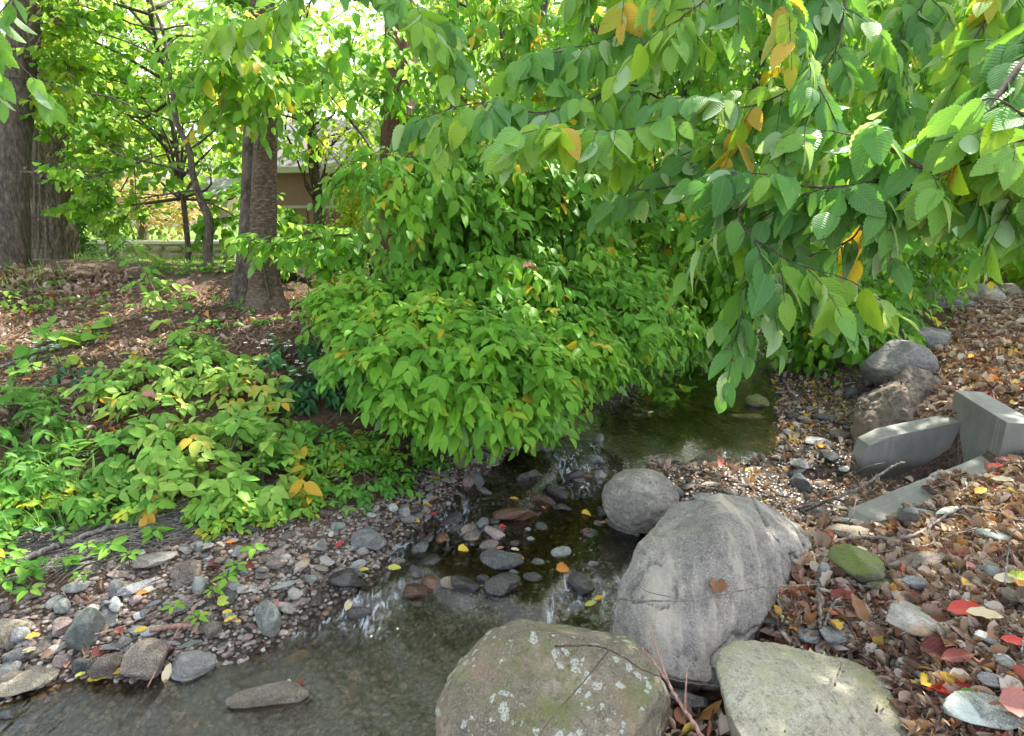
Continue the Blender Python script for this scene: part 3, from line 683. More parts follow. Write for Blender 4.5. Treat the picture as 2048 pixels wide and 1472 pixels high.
boulder(2012, 590, 8.9, (.28, .2, .18), RM['tan'], 'pale tan rock farthest right beside the leafy path', 87, 9)
boulder(2005, 622, 8.0, (.20, .2, .12), RM['pink'], 'small pinkish rock in front of the pale rocks by the leafy path', 89, 9)

SG = 'stones of the left gravel bank'; SR = 'stones of the right bank'; SW = 'stones in the stream'; SM = 'stones along the middle shore'; SX = 'dark stones of the right shallows'
stones = [
 (308,1112,90,45,'pale','cream stone with an orange stain at the top of the gravel',0,.5,SG),
 (380,1139,70,50,'brown','brown flat stone just below the cream stained stone',0,.6,SG),
 (276,1167,92,46,'slate','long slate slab lying aslant left of the brown flat stone',28,.8,SG),
 (234,1180,26,44,'grey','narrow upright grey stone leaning on the long slate slab',0,.7,SG),
 (401,1173,36,44,'green','pale green lumpy stone below the brown flat stone',0,.4,SG),
 (370,1204,50,28,'grey','elongated grey stone below the pale green lumpy stone',55,.7,SG),
 (176,1260,74,86,'green','large greenish slab with pale veins in the gravel',0,.6,SG),
 (221,1229,62,34,'grey','rectangular grey stone leaning at the veined green slab',-45,.8,SG),
 (130,1215,35,37,'green','small square grey green stone above the pinkish stone',0,.6,SG),
 (125,1253,44,38,'pink','pinkish stone left of the veined green slab',0,.7,SG),
 (22,1263,64,60,'tan','big tan stone at the left picture edge',0,.5,SG),
 (42,1273,34,38,'slate','bluish stone resting against the big tan stone',0,.7,SG),
 (234,1289,64,24,'slate','flat slate stone above the big brown rounded stone',15,.4,SG),
 (284,1321,102,84,'brown','big brown rounded stone at the water edge of the gravel',0,.35,SG),
 (388,1324,94,62,'grey','mottled grey stone half in the water beside the big brown stone',0,.6,SG),
 (381,1362,54,20,'dark','dark flat stone tucked below the mottled grey stone',10,.6,SG),
 (54,1356,104,60,'tan','tan flat rounded stone at the lower left shore',22,.15,SG),
 (38,1303,58,28,'slate','flat blue grey stone above the tan flat rounded stone',0,.6,SG),
 (107,1295,56,26,'pale','long pale stone right of the flat blue grey stone',38,.7,SG),
 (17,1332,38,26,'green','pale green stone at the left edge above the tan flat stone',0,.5,SG),
 (122,1322,36,32,'pink','purple pink stone above the waterline',0,.7,SG),
 (160,1335,36,36,'dark','dark grey stone right of the purple pink stone',0,.6,SG),
 (186,1337,26,38,'dark','narrow dark stone standing near the waterline',0,.6,SG),
 (218,1333,60,56,'brown','sloping brown slab behind the big brown rounded stone',0,.8,SG),
 (537,1243,50,70,'green','grey green pear shaped stone at the tip of the gravel bar',0,.4,SG),
 (426,1261,34,36,'brown','round brown stone at the end of the driftwood slat',0,.2,SG),
 (385,1285,40,16,'green','thin flat green stone right of the big brown stone',0,.4,SG),
 (338,1283,50,16,'slate','thin slate stone between driftwood and the big brown stone',-8,.4,SG),
 (571,1167,54,24,'white','long whitish stone at the edge of the gravel',18,.3,SG),
 (495,1175,44,24,'white','flat whitish stone left of the small pink stone',15,.5,SG),
 (526,1170,24,15,'pink','small pink stone between two whitish stones',0,.5,SG),
 (154,1170,52,26,'grey','grey stone at the edge of the weeds above the gravel',0,.7,SG),
 (70,1182,48,28,'pink','tan pink stone among the weeds at the left',0,.6,SG),
 (237,1144,50,28,'pink','purple grey stone above the long slate slab',8,.5,SG),
 (372,1095,44,24,'grey','grey stone just under the weeds right of the cream stone',-35,.6,SG),
 (478,1140,38,24,'pink','rosy stone above the whitish flat stone',20,.7,SG),
 (196,1201,38,22,'pink','reddish grey stone under the rectangular grey stone',15,.5,SG),
 (309,1206,25,17,'slate','small oval slate pebble below the long slate slab',0,.3,SG),
 (333,1205,22,14,'green','small oval green pebble beside the small slate pebble',0,.3,SG),
 (292,1226,24,20,'slate','small angular slate pebble in the middle of the gravel',0,.8,SG),
 (542,1086,34,18,'brown','flat brown stone near the creeping weeds',-20,.4,SG),
 (417,1117,22,14,'slate','small oval grey pebble above the pale green lumpy stone',0,.2,SG),
 (734,1074,84,56,'grey','grey block shaped stone on the shore of the gravel point',0,.95,SG),
 (654,1118,44,26,'pale','cream stone behind the row of three tilted stones',-25,.4,SG),
 (641,1133,42,20,'tan','topmost of the three tilted tan stones',-28,.3,SG),
 (634,1147,38,18,'tan','middle one of the three tilted tan stones',-30,.3,SG),
 (619,1153,42,24,'green','grey green stone lowest of the tilted stones',-35,.4,SG),
 (694,1157,66,60,'wet','dark wet jagged rock at the point of the gravel bar',0,.9,SG),
 (643,1093,34,15,'grey','thin grey stone left of the block shaped stone',0,.4,SG),
 (676,1053,30,20,'green','small dull green stone behind the block shaped stone',0,.3,SG),
 (1023,1061,106,44,'wetbrown','reddish brown wet slab sticking out of the stream',-4,.7,SW),
 (989,1100,46,24,'pink','pinkish tilted stone below the reddish brown wet slab',-28,.5,SW),
 (1008,1150,94,62,'dark','dark wedge shaped rock in midstream with leaves on it',-14,.9,SW),
 (1030,1118,24,20,'wet','small wet stone touching the dark wedge shaped rock',0,.5,SW),
 (745,1231,84,30,'amber','amber flat stone just under the water surface',-10,.5,SW),
 (723,1250,54,26,'wet','black shiny stone in front of the amber flat stone',4,.4,SW),
 (829,1199,64,30,'wetbrown','wet brown rock at the left end of the little cascade',0,.7,SW),
 (930,1216,70,30,'wet','dark wet rock in the middle of the little cascade',0,.7,SW),
 (1008,1212,80,40,'wet','dark wet rock at the right end of the little cascade',0,.7,SW),
 (868,1186,44,26,'wetbrown','wet brown stone between the left and middle rocks of the cascade',0,.7,SW),
 (968,1190,40,24,'wet','small black stone on the crest of the little cascade',10,.7,SW),
 (1062,1190,46,26,'wet','black stone just right of the crest of the little cascade',-10,.7,SW),
 (905,1062,50,22,'wet','dark ledge stone at the left of the upper rapid',20,.7,SW),
 (1085,1022,56,22,'wetbrown','brown ledge stone in the middle of the upper rapid',-12,.7,SW),
 (1150,965,50,20,'wet','black ledge stone at the top of the upper rapid',14,.7,SW),
 (1120,1040,46,20,'wet','small dark stone below the upper rapid',-10,.6,SW),
 (1190,930,44,18,'dark','low dark stone at the outlet of the pool',6,.6,SW),
 (1160,1200,60,34,'wet','black rock against the foot of the largest boulder',-40,.7,SW),
 (1152,1238,36,18,'slate','bluish pebble between the two great foreground boulders',0,.3,SW),
 (540,1458,168,44,'tan','flat tan slab breaking the water at the bottom edge',6,.5,SW),
 (372,1456,56,26,'amber','orange brown stone under water at the bottom edge',0,.4,SW),
 (593,1311,66,30,'amber','orange brown stone under water below the pear shaped stone',20,.4,SW),
 (22,1443,56,24,'wet','black mossy stone in the water at the lower left corner',0,.5,SW),
 (1244,1080,66,30,'dark','dark flat slab under the rounded grey boulder',-22,.6,SW),
 (1115,1000,50,22,'wet','wet ledge stone left of the rounded grey boulder',-20,.6,SW),
 (1060,985,56,20,'wet','wet ledge stone at the head of the rapid',15,.6,SW),
 (1171,867,74,44,'grey','grey rounded stone at the far shore under the bush',10,.35,SM),
 (1120,868,30,15,'white','small white stone touching the grey rounded stone',0,.4,SM),
 (1274,820,62,32,'brown','smooth brown boulder like stone where the bush meets the pool',-12,.2,SM),
 (1207,899,52,26,'wet','black wet stone below the grey rounded stone',-25,.6,SM),
 (1067,898,56,32,'moss','greenish stone under the drooping bush leaves',0,.4,SM),
 (981,922,36,25,'tan','small tan stone in the middle of the shore',-20,.3,SM),
 (949,951,50,30,'grey','grey tilted slab standing on the middle shore',-45,.8,SM),
 (1038,943,52,24,'brown','brown wedge stone at the water edge',-18,.7,SM),
 (998,979,72,30,'grey','striped grey slab leaning towards the rapid',38,.8,SM),
 (916,984,38,19,'slate','small pale blue flat stone left of the striped slab',-8,.4,SM),
 (935,966,28,32,'pink','pinkish stone between the slab and the flat blue stone',0,.7,SM),
 (921,922,26,42,'moss','upright mossy stone at the edge of the herbs',0,.5,SM),
 (1064,872,38,14,'white','thin whitish stone just under the bush tips',-6,.3,SM),
 (787,1015,20,18,'white','single whitish pebble on the brown mud',0,.4,SM),
 (1232,835,30,14,'brown','small brown stone left of the smooth brown stone',0,.5,SM),
 (1190,830,34,14,'dark','small dark stone at the shadowed bush edge',0,.5,SM),
 (1574,783,56,16,'grey','thin grey flagstone nearest the pool in the shallows',4,.3,SX),
 (1582,806,52,15,'brown','thin brown flagstone below the thin grey flagstone',4,.3,SX),
 (1623,815,62,16,'grey','long thin flagstone in the middle of the shallows',5,.3,SX),
 (1656,833,62,27,'dark','dark green rounded slab in the shallows left of the brown boulder',-5,.3,SX),
 (1677,871,42,22,'brown','rounded brown stone left of the concrete wing wall',0,.3,SX),
 (1627,880,54,19,'grey','flat grey stone left of the rounded brown stone',0,.5,SX),
 (1599,970,46,36,'slate','blue grey blocky stone in front of the shallows',0,.7,SX),
 (1688,934,38,20,'green','grey green stone touching the concrete wing wall',25,.5,SX),
 (1656,918,42,32,'dark','dark blocky stone left of the grey green stone',0,.8,SX),
 (1600,930,48,25,'grey','grey flat stone above the blue grey blocky stone',0,.6,SX),
 (1623,1021,62,34,'wet','black wet stone behind the largest boulder',0,.4,SX),
 (1680,1014,44,18,'tan','orange tan split stone near the end of the concrete kerb',-10,.6,SX),
 (1498,831,68,22,'white','flat pale stone on the bar across the pool',-3,.5,SX),
 (1513,808,48,32,'moss','mossy lump at the right end of the bar across the pool',0,.3,SX),
 (1467,818,56,24,'moss','mossy flat stone in the middle of the bar across the pool',0,.4,SX),
 (1422,814,30,18,'brown','small brown stone at the left end of the bar across the pool',0,.5,SX),
 (1418,968,48,20,'pink','reddish flat stone on the leafy spit',6,.5,SX),
 (1376,972,42,18,'brown','brown flat stone on the leafy spit above the rounded boulder',12,.5,SX),
 (1393,940,52,22,'dark','dark grey stone at the back of the leafy spit',-10,.7,SX),
 (1350,990,34,26,'dark','dark stone touching the right of the rounded grey boulder',0,.6,SX),
 (1410,994,58,20,'grey','grey stone between the leafy spit and the largest boulder',0,.5,SX),
 (1700,700,40,16,'slate','blue slate slab leaning under the branch tips',20,.5,SX),
 (1740,765,34,40,'dark','dark mossy stone in the shadow left of the bank boulders',0,.6,SX),
 (1700,790,34,26,'dark','dark stone in the deep shadow below the bank boulders',0,.6,SX),
 (1800,656,52,28,'grey','grey stone at the path edge under the branch tips',0,.6,SR),
 (1708,1160,110,78,'moss','green mossy boulder half buried in leaves',0,.4,SR),
 (1824,1144,122,50,'brown','long brown grey rock right of the green mossy boulder',8,.5,SR),
 (1753,1188,66,38,'moss','small mossy stone under the long brown rock',10,.4,SR),
 (1984,1090,76,36,'green','smooth grey green stone near the right picture edge',-6,.15,SR),
 (1696,1084,86,32,'tan','tan flat stone below the end of the concrete kerb',0,.4,SR),
 (1805,1057,48,38,'grey','lumpy grey stone against the front of the kerb',0,.7,SR),
 (1686,1058,80,20,'slate','long slate sliver at the foot of the kerb end',-8,.6,SR),
 (1822,1068,28,15,'pale','small cream stone below the lumpy grey stone',0,.3,SR),
 (1850,1042,66,16,'grey','flat grey stone along the kerb',-8,.4,SR),
 (1833,1268,176,74,'pale','large tan and white quartz rock showing through the leaves',0,.9,SR),
 (1667,1290,80,42,'slate','dark slate stone behind the smooth foreground boulder',10,.4,SR),
 (1615,1295,48,28,'slate','smaller slate stone left of the dark slate stone',0,.3,SR),
 (1824,1194,48,32,'slate','blue grey stone under the long brown rock',0,.7,SR),
 (1962,1160,66,18,'grey','thin flat grey stone right of the long brown rock',-2,.4,SR),
 (1975,1176,26,30,'green','small green banded stone below the thin flat stone',0,.4,SR),
 (2021,1217,54,32,'tan','tan rounded stone at the right picture edge',0,.3,SR),
 (1965,1302,42,27,'white','small pale green stone right of the quartz rock',0,.4,SR),
 (1999,1350,48,30,'green','dark green pointed stone near the right picture edge',0,.8,SR),
 (1978,1392,62,30,'slate','grey speckled stone under the leaves at the lower right',0,.5,SR),
 (1975,1448,170,80,'green','large grey green slab in the lower right corner',-14,.5,SR),
 (1415,1385,62,62,'green','grey green stone wedged between the foreground boulders',0,.4,SR),
 (1378,1421,100,46,'dark','dark angular stone at the foot of the olive boulder',-20,.9,SR),
 (1269,1447,120,62,'slate','blue grey stone at the bottom edge beside the lichen boulder',0,.4,SR),
 (1164,1443,80,54,'pink','brown pink stone lying against the lichen boulder',0,.7,SR),
 (1550,1265,56,26,'dark','mossy dark stone between the largest boulder and the olive boulder',0,.5,SR),
 (1785,1464,56,26,'pink','pink stone at the bottom edge on the olive boulder',0,.7,SR),
 (1870,985,34,34,'grey','upright grey stone in the dry twigs above the kerb',0,.5,SR),
 (1895,1040,80,24,'green','green grey long stone right of the kerb end',12,.4,SR),
 (1640,1185,26,44,'grey','narrow grey stone stuck in leaves beside the largest boulder',0,.6,SR),
]
for (px, py, w, h, mt, lb, rot, ang, gp) in stones:
    big = w > 34
    o = stone(px, py, w, h, mt, lb, rot, ang, 4 if big else 3, group=gp, water=(gp in (SW,)), sink={SW: .7, SR: .95, SX: .8}.get(gp, .45))

# smaller stones filling the gravel, each its own object
def world_scatter(n, poly, zpick=None, xr=(-6, 7), yr=(.8, 16)):
    out = []; tot = 0; rounds = 0
    poly = np.array(poly, float)
    # world extent from polygon corners
    c = np.array([ground(*p)[0] for p in poly]); x0, x1 = c[:, 0].min(), c[:, 0].max(); y0, y1 = c[:, 1].min(), c[:, 1].max()
    while tot < n and rounds < 60:
        rounds += 1
        m = max(500, int(n*1.5)); x = rng.uniform(x0, x1, m); y = rng.uniform(y0, y1, m)
        z = hgt(x, y); P = np.stack([x, y, z], -1); px, py, d = project(P)
        k = inpoly(px, py, poly) & (d > .6)
        if zpick is not None: k &= zpick(P)
        out.append(P[k]); tot += int(k.sum())
    P = np.concatenate(out) if out else np.zeros((0, 3)); return P[:n]
dry = lambda P: P[:, 2] > wlev(P[:, 0], P[:, 1])+.004
POLY_GRAVEL = [(-220,1440),(-220,1190),(120,1170),(230,1110),(420,1070),(640,1030),(820,990),(900,900),(1060,850),(1130,850),(1010,960),(900,1010),(800,1090),(700,1190),(620,1230),(560,1300),(420,1345),(250,1385)]
def small_stone_set(n, poly, smin, smax, mats, labelf, group, pick=None, wet=False):
    P = world_scatter(n, poly, pick)
    if wet: P[:, 2] = np.maximum(P[:, 2], wlev(P[:, 0], P[:, 1])-.012)
    protos = [rock_shape(3, 7, .55, .9, .1, .03, 900+i) for i in range(5)]
    for i, p in enumerate(P):
        V, F = protos[i % 5]; s = rng.uniform(smin, smax)/2; sc = np.array([s, s*rng.uniform(.5, .9), s*rng.uniform(.25, .5)])
        mt = mats[int(rng.integers(len(mats)))]
        Vv = rotz(roty(V*sc, rng.normal(0, .25)), rng.uniform(0, 6.28))+p+np.array([0, 0, sc[2]*.4])
        o = mesh('small_stone', Vv, F, RM[mt], origin=p); props(o, labelf(mt, p), 'stone', group)
CN = {'grey': 'grey', 'slate': 'slate blue', 'green': 'greenish', 'tan': 'tan', 'brown': 'brown', 'pink': 'pinkish', 'pale': 'cream', 'white': 'whitish', 'dark': 'dark'}
small_stone_set(170, POLY_GRAVEL, .045, .105, ['pale', 'tan', 'white', 'grey', 'slate', 'green', 'tan', 'brown', 'pink', 'dark', 'brown', 'pale'], lambda m, p: f'small {CN[m]} stone lying among the pebbles of the left gravel bank', 'small stones of the left gravel bank', dry)
POLY_SHALLOW = [(1540,745),(1640,720),(1720,760),(1705,870),(1705,960),(1660,1040),(1560,1040),(1480,1000),(1290,990),(1300,930),(1480,930),(1560,900)]
small_stone_set(75, POLY_SHALLOW, .06, .14, ['dark', 'brown', 'wet', 'grey', 'pink', 'wet'], lambda m, p: f'small {CN.get(m, "wet black")} stone in the leaf strewn shallows by the concrete wall', 'small stones of the right shallows')
small_stone_set(60, [(760,1130),(900,1010),(1060,900),(1220,900),(1200,1060),(1200,1225),(840,1250)], .05, .13, ['wet', 'wetbrown', 'dark', 'wet', 'brown', 'grey'], lambda m, p: {'wet': 'small black wet stone breaking the water of the rapid', 'wetbrown': 'small reddish wet stone breaking the water of the rapid'}.get(m, f'small {CN.get(m, m)} stone breaking the water of the rapid'), 'small stones in the rapid', None, True)
POLY_RB = [(1640,1090),(1900,1000),(2060,960),(2060,1490),(1880,1490),(1760,1330),(1640,1250)]
small_stone_set(40, POLY_RB, .03, .08, ['grey', 'slate', 'tan', 'green'], lambda m, p: f'small {CN[m]} stone showing through the dead leaves of the right bank', 'small stones of the right bank')

def pebbles(name, n, poly, smin, smax, label, ramp_stops, pick=None, wet=False):
    P = world_scatter(n, poly, pick); n = len(P)
    V, F = ico(2); r = rng.random(n)
    a = rng.uniform(0, 6.28, n); s = rng.uniform(smin, smax, n)**1.0/2
    dx = rng.uniform(.8, 1.2, (n, 1)); W = V[None]*np.stack([s, s*rng.uniform(.55, 1, n), s*rng.uniform(.3, .6, n)], -1)[:, None]
    W = W*(1+.18*vn((V[None]*1.7+P[:, None]*37).reshape(-1, 3), 3).reshape(n, -1)[..., None])
    c, sn = np.cos(a)[:, None], np.sin(a)[:, None]
    X = W[..., 0]*c-W[..., 1]*sn; Y = W[..., 0]*sn+W[..., 1]*c
    VV = np.stack([X, Y, W[..., 2]], -1)+P[:, None]+np.array([0, 0, 1.0])*(s*.15)[:, None, None]
    FF = (F[None]+np.arange(n)[:, None, None]*len(V)).reshape(-1, 3)
    m, t, out = newmat(name+'_stone'); at_ = t.nodes.new('ShaderNodeAttribute'); at_.attribute_name = 'rnd'
    tc = t.nodes.new('ShaderNodeTexCoord'); c_ = ramp(t, at_.outputs['Fac'], ramp_stops).outputs[0]
    n2 = noise_(t, 70, 4, .7, tc.outputs['Object']); c_ = mixc(t, math_(t, 'MULTIPLY', math_(t, 'SUBTRACT', n2, .45, True), 2.2, True), c_, (.05, .04, .035))
    pr = N(t, 'ShaderNodeBsdfPrincipled', Roughness=.3 if wet else .8); t.links.new(c_, pr.inputs['Base Color']); t.links.new(pr.outputs[0], out.inputs[0])
    o = mesh(name, VV.reshape(-1, 3), FF, m, rnd=np.repeat(r, len(V))); props(o, label, 'gravel', None, 'stuff')
PST = [(0, (.07, .055, .045)), (.3, (.16, .125, .10)), (.55, (.24, .21, .175)), (.75, (.34, .31, .27)), (.88, (.24, .14, .11)), (1, (.44, .41, .36))]
pebbles('gravel', 5200, POLY_GRAVEL, .008, .034, 'brown and grey pebbles of the left gravel bank', PST, lambda P: P[:, 2] > wlev(P[:, 0], P[:, 1])-.02)
pebbles('gravel', 2600, POLY_SHALLOW, .015, .05, 'dark wet pebbles between the stream and the concrete wall', [(0, (.03, .025, .02)), (.6, (.09, .07, .055)), (1, (.16, .13, .11))], wet=True)
POLY_BED = [(-60,1480),(-60,1380),(250,1375),(440,1335),(620,1215),(780,1110),(900,1010),(1060,900),(1300,770),(1500,720),(1560,900),(1400,960),(1220,960),(1240,1060),(1200,1220),(880,1320),(850,1480)]
pebbles('gravel', 1500, POLY_BED, .01, .045, 'brown pebbles on the bed of the stream', [(0, (.05, .04, .025)), (.5, (.13, .09, .05)), (.8, (.20, .14, .085)), (1, (.24, .22, .18))], wet=True)

# ------------------------------------------------------------------ concrete outlet
def concrete_mat():
    m, t, out = newmat('weathered_concrete'); tc = t.nodes.new('ShaderNodeTexCoord'); co = tc.outputs['Object']
    n1 = noise_(t, 3.5, 5, .6, co); n2 = noise_(t, 45, 5, .7, co); n3 = noise_(t, 260, 2, .6, co)
    c = ramp(t, n1, [(.3, (.17, .17, .15)), (.7, (.27, .265, .24))]).outputs[0]
    mp = t.nodes.new('ShaderNodeMapping'); mp.inputs['Scale'].default_value = (16, 16, 1.2); t.links.new(co, mp.inputs[0])
    st = noise_(t, 1.0, 5, .6, mp.outputs[0]); c = mixc(t, math_(t, 'MULTIPLY', math_(t, 'SUBTRACT', st, .5, True), 2.4, True), c, (.16, .18, .15))
    c = mixc(t, math_(t, 'MULTIPLY', math_(t, 'SUBTRACT', .42, st, True), 2.4, True), c, (.50, .50, .47))
    vo = t.nodes.new('ShaderNodeTexVoronoi'); vo.inputs['Scale'].default_value = 30; t.links.new(co, vo.inputs['Vector'])
    c = mixc(t, math_(t, 'MULTIPLY', math_(t, 'LESS_THAN', vo.outputs['Distance'], .09), .8), c, (.08, .08, .075))
    c = mixc(t, math_(t, 'MULTIPLY', math_(t, 'SUBTRACT', n2, .52, True), 1.6, True), c, (.15, .15, .13))
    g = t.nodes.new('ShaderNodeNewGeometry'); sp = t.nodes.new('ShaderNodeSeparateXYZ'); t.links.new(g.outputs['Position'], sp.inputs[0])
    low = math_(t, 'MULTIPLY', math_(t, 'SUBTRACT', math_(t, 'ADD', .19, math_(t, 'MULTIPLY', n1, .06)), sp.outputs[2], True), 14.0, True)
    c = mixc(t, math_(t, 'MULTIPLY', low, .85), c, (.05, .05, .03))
    pr = N(t, 'ShaderNodeBsdfPrincipled', Roughness=.85); t.links.new(c, pr.inputs['Base Color'])
    bm = t.nodes.new('ShaderNodeBump'); bm.inputs['Strength'].default_value = .5; bm.inputs['Distance'].default_value = .006
    t.links.new(math_(t, 'ADD', n2, math_(t, 'MULTIPLY', n3, .4)), bm.inputs['Height']); t.links.new(bm.outputs[0], pr.inputs['Normal']); t.links.new(pr.outputs[0], out.inputs[0]); return m
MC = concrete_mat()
def prism(name, rings, mat, parent, bevel=.012, rough=0):
    """rings: list of closed cross-sections of equal length, joined one to the next"""
    bm = bmesh.new(); vs = [[bm.verts.new(Vector(p)-Vector(parent_origin(parent))) for p in r] for r in rings]; k = len(rings[0])
    for a, b in zip(vs, vs[1:]):
        for i in range(k): bm.faces.new((a[i], a[(i+1) % k], b[(i+1) % k], b[i]))
    bm.faces.new(vs[0][::-1]); bm.faces.new(vs[-1]); bmesh.ops.recalc_face_normals(bm, faces=bm.faces)
    if bevel: bmesh.ops.bevel(bm, geom=list(bm.edges), offset=bevel, segments=3, affect='EDGES', profile=.6)
    if rough:
        for _ in range(4):
            lng = [e for e in bm.edges if e.calc_length() > .035]
            if lng: bmesh.ops.subdivide_edges(bm, edges=lng, cuts=1, use_grid_fill=True)
        bmesh.ops.triangulate(bm, faces=bm.faces); bm.normal_update()
        P = np.array([v.co[:] for v in bm.verts]); nz_ = fbm(P*9, 3, 3)*rough+fbm(P*45, 3, 5)*rough*.35
        for v, dd in zip(bm.verts, nz_): v.co += v.normal*float(dd)
    me = bpy.data.meshes.new(name); bm.to_mesh(me); bm.free(); me.materials.append(mat)
    o = bpy.data.objects.new(name, me); COL.objects.link(o); o.parent = parent; return o
hw = empty('concrete_outlet', (2.85, 3.4, .15), 'grey concrete culvert outlet with two wing walls, half buried in dead leaves', 'culvert')
def ringx(x, y0, y1, z0, z1): return [(x, y0, z0), (x, y1, z0), (x, y1, z1), (x, y0, z1)]
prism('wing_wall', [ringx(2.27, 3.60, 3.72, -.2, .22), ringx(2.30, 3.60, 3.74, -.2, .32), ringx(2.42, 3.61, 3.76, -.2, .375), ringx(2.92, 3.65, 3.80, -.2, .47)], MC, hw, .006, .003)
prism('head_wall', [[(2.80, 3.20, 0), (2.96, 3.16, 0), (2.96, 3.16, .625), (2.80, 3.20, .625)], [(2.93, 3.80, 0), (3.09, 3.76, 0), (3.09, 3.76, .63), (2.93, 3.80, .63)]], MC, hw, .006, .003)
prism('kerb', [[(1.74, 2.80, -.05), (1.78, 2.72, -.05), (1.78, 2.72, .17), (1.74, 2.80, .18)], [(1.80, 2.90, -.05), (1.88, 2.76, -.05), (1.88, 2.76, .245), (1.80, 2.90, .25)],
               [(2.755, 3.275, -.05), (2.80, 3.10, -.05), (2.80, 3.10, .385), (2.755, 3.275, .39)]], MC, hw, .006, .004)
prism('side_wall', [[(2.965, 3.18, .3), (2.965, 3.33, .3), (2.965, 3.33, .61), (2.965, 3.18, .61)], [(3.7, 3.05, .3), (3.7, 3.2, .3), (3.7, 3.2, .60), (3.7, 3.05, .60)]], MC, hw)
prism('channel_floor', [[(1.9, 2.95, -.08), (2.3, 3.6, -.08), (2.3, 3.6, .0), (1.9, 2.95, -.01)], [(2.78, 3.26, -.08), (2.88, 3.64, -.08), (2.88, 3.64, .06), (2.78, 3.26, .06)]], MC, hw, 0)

# ------------------------------------------------------------------ trees
def trunk_mesh(parent, path, rads, bk, sides=40, ridge=0.0, rough=.12, seed=0, flare=0.0, name='trunk'):
    p = smooth_path(path, 90); n = len(p); r = np.interp(np.linspace(0, 1, n), np.linspace(0, 1, len(rads)), rads)
    L = np.concatenate([[0], np.cumsum(np.linalg.norm(np.diff(p, axis=0), axis=1))])
    a = np.linspace(0, 2*np.pi, sides, endpoint=False)
    T = norm(np.gradient(p, axis=0)); Nn = norm(np.cross(T, np.array([0., 1., .05]))); B = np.cross(T, Nn)
    q = np.stack([np.cos(a)[None]+0*L[:, None], np.sin(a)[None]+0*L[:, None], L[:, None]/max(rads[0]*4, .05)+0*a], -1)
    rr = r[:, None]*(1+rough*fbm(q*1.3, 3, seed))
    if ridge:
        q2 = q*np.array([9, 9, 2.0]); rr = rr*(1+ridge*(np.abs(vn(q2, seed+3))-.4))
    if flare: rr = rr*(1+flare*np.exp(-L/(rads[0]*1.6))[:, None]*(1+.55*np.sin(a*4+seed)[None]+.3*np.sin(a*7+1)[None]))
    V = (p[:, None]+rr[..., None]*(np.cos(a)[None, :, None]*Nn[:, None]+np.sin(a)[None, :, None]*B[:, None])).reshape(-1, 3)
    U = np.stack([np.tile(a/(2*np.pi), n), np.repeat(L, sides)], -1)
    i = np.arange(n-1)[:, None]*sides; j = np.arange(sides)[None]; j2 = (j+1) % sides
    F = np.stack([i+j, i+j2, i+sides+j2, i+sides+j], -1).reshape(-1, 4)
    return mesh(name, V, F, BK[bk], parent, uv=U)
def pxpath(lst): return [at(*a) for a in lst]

def grow(start, d0, L, r, lev, out, spread=.7, up=.15, nseg=5, kids=4):
    pts = [np.array(start)]; d = norm(np.array(d0, float))
    for i in range(nseg):
        d = norm(d+rng.normal(0, .14, 3)+np.array([0, 0, up*.25])); pts.append(pts[-1]+d*L/nseg)
    pts = np.array(pts); out.append((pts, r, lev))
    if lev > 0:
        for k in range(kids):
            t = rng.uniform(.3, 1.0); i = min(int(t*nseg), nseg-1); p = pts[i]+(pts[i+1]-pts[i])*(t*nseg-i)
            dd = norm((pts[i+1]-pts[i])); dd = norm(dd+rng.normal(0, spread, 3)*np.array([1, 1, .6]))
            grow(p, dd, L*rng.uniform(.5, .75), r*.55, lev-1, out, spread, up, nseg, kids)
def crown_from(branches, parent, tm, mat, leafsz, nper, K=5, L=.35, droop=.4, twigmat='twig', levs=(0, 1), maxt=None, rmin=.004, skip=None, rn=None, flat=1.0, name='crown'):
    tb = Bag(); lb = Bag(); org = []; dr = []
    for pts, r, lev in branches:
        tube(tb, pts, np.linspace(r, max(r*.5, rmin), len(pts)), 6 if lev else 4)
        if lev in levs:
            m = nper if lev == 0 else nper//2
            t = rng.uniform(0.1, 1, m)*(len(pts)-1); i = np.minimum(t.astype(int), len(pts)-2); f = (t-i)[:, None]
            p = pts[i]*(1-f)+pts[i+1]*f; dd = norm(norm(pts[i+1]-pts[i])*.6+rng.normal(0, .7, (m, 3))*np.array([1, 1, .5]))
            org.append(p); dr.append(dd)
    org = np.concatenate(org); dr = np.concatenate(dr)
    if skip is not None:
        k = ~skip(org); org, dr = org[k], dr[k]
    base = rng.random(len(org))*.55+.4*(.5+.5*fbm(org*1.3, 2, 3)) if rn is None else rn(org)
    sprays(lb, tm, org, dr, L*rng.uniform(.6, 1.3, len(org)), K, leafsz, droop, .25, flat, rnd=base)
    tb.build('branches', BK[twigmat], parent); lb.build(name, G[mat], parent)
    return org

def wpath(p0, pts): return [np.array(p) for p in [p0]+pts]
# 1 straight dark tree at the left edge
t1b = ground(25, 532)[0]; D1 = 6.0
T1 = empty('tree', t1b, 'straight dark barked tree at the left picture edge on the bank crest', 'tree')
trunk_mesh(T1, pxpath([(18,560,D1),(22,480,D1),(28,300,D1),(42,130,D1),(52,0,D1),(58,-250,D1),(60,-900,D1)]), [.165,.15,.14,.135,.13,.125,.09], 'dark', flare=.15, seed=2)
# 2 ridged bark tree
D2 = 7.4; t2b = at(98, 540, D2)
T2 = empty('tree', t2b, 'thick pale tree with deeply ridged bark just right of the dark tree', 'tree')
trunk_mesh(T2, pxpath([(98,560,D2),(96,480,D2),(90,330,D2),(84,150,D2),(80,0,D2),(78,-700,D2)]), [.30,.275,.235,.21,.20,.14], 'ridge', sides=160, ridge=.24, flare=.15, seed=5)
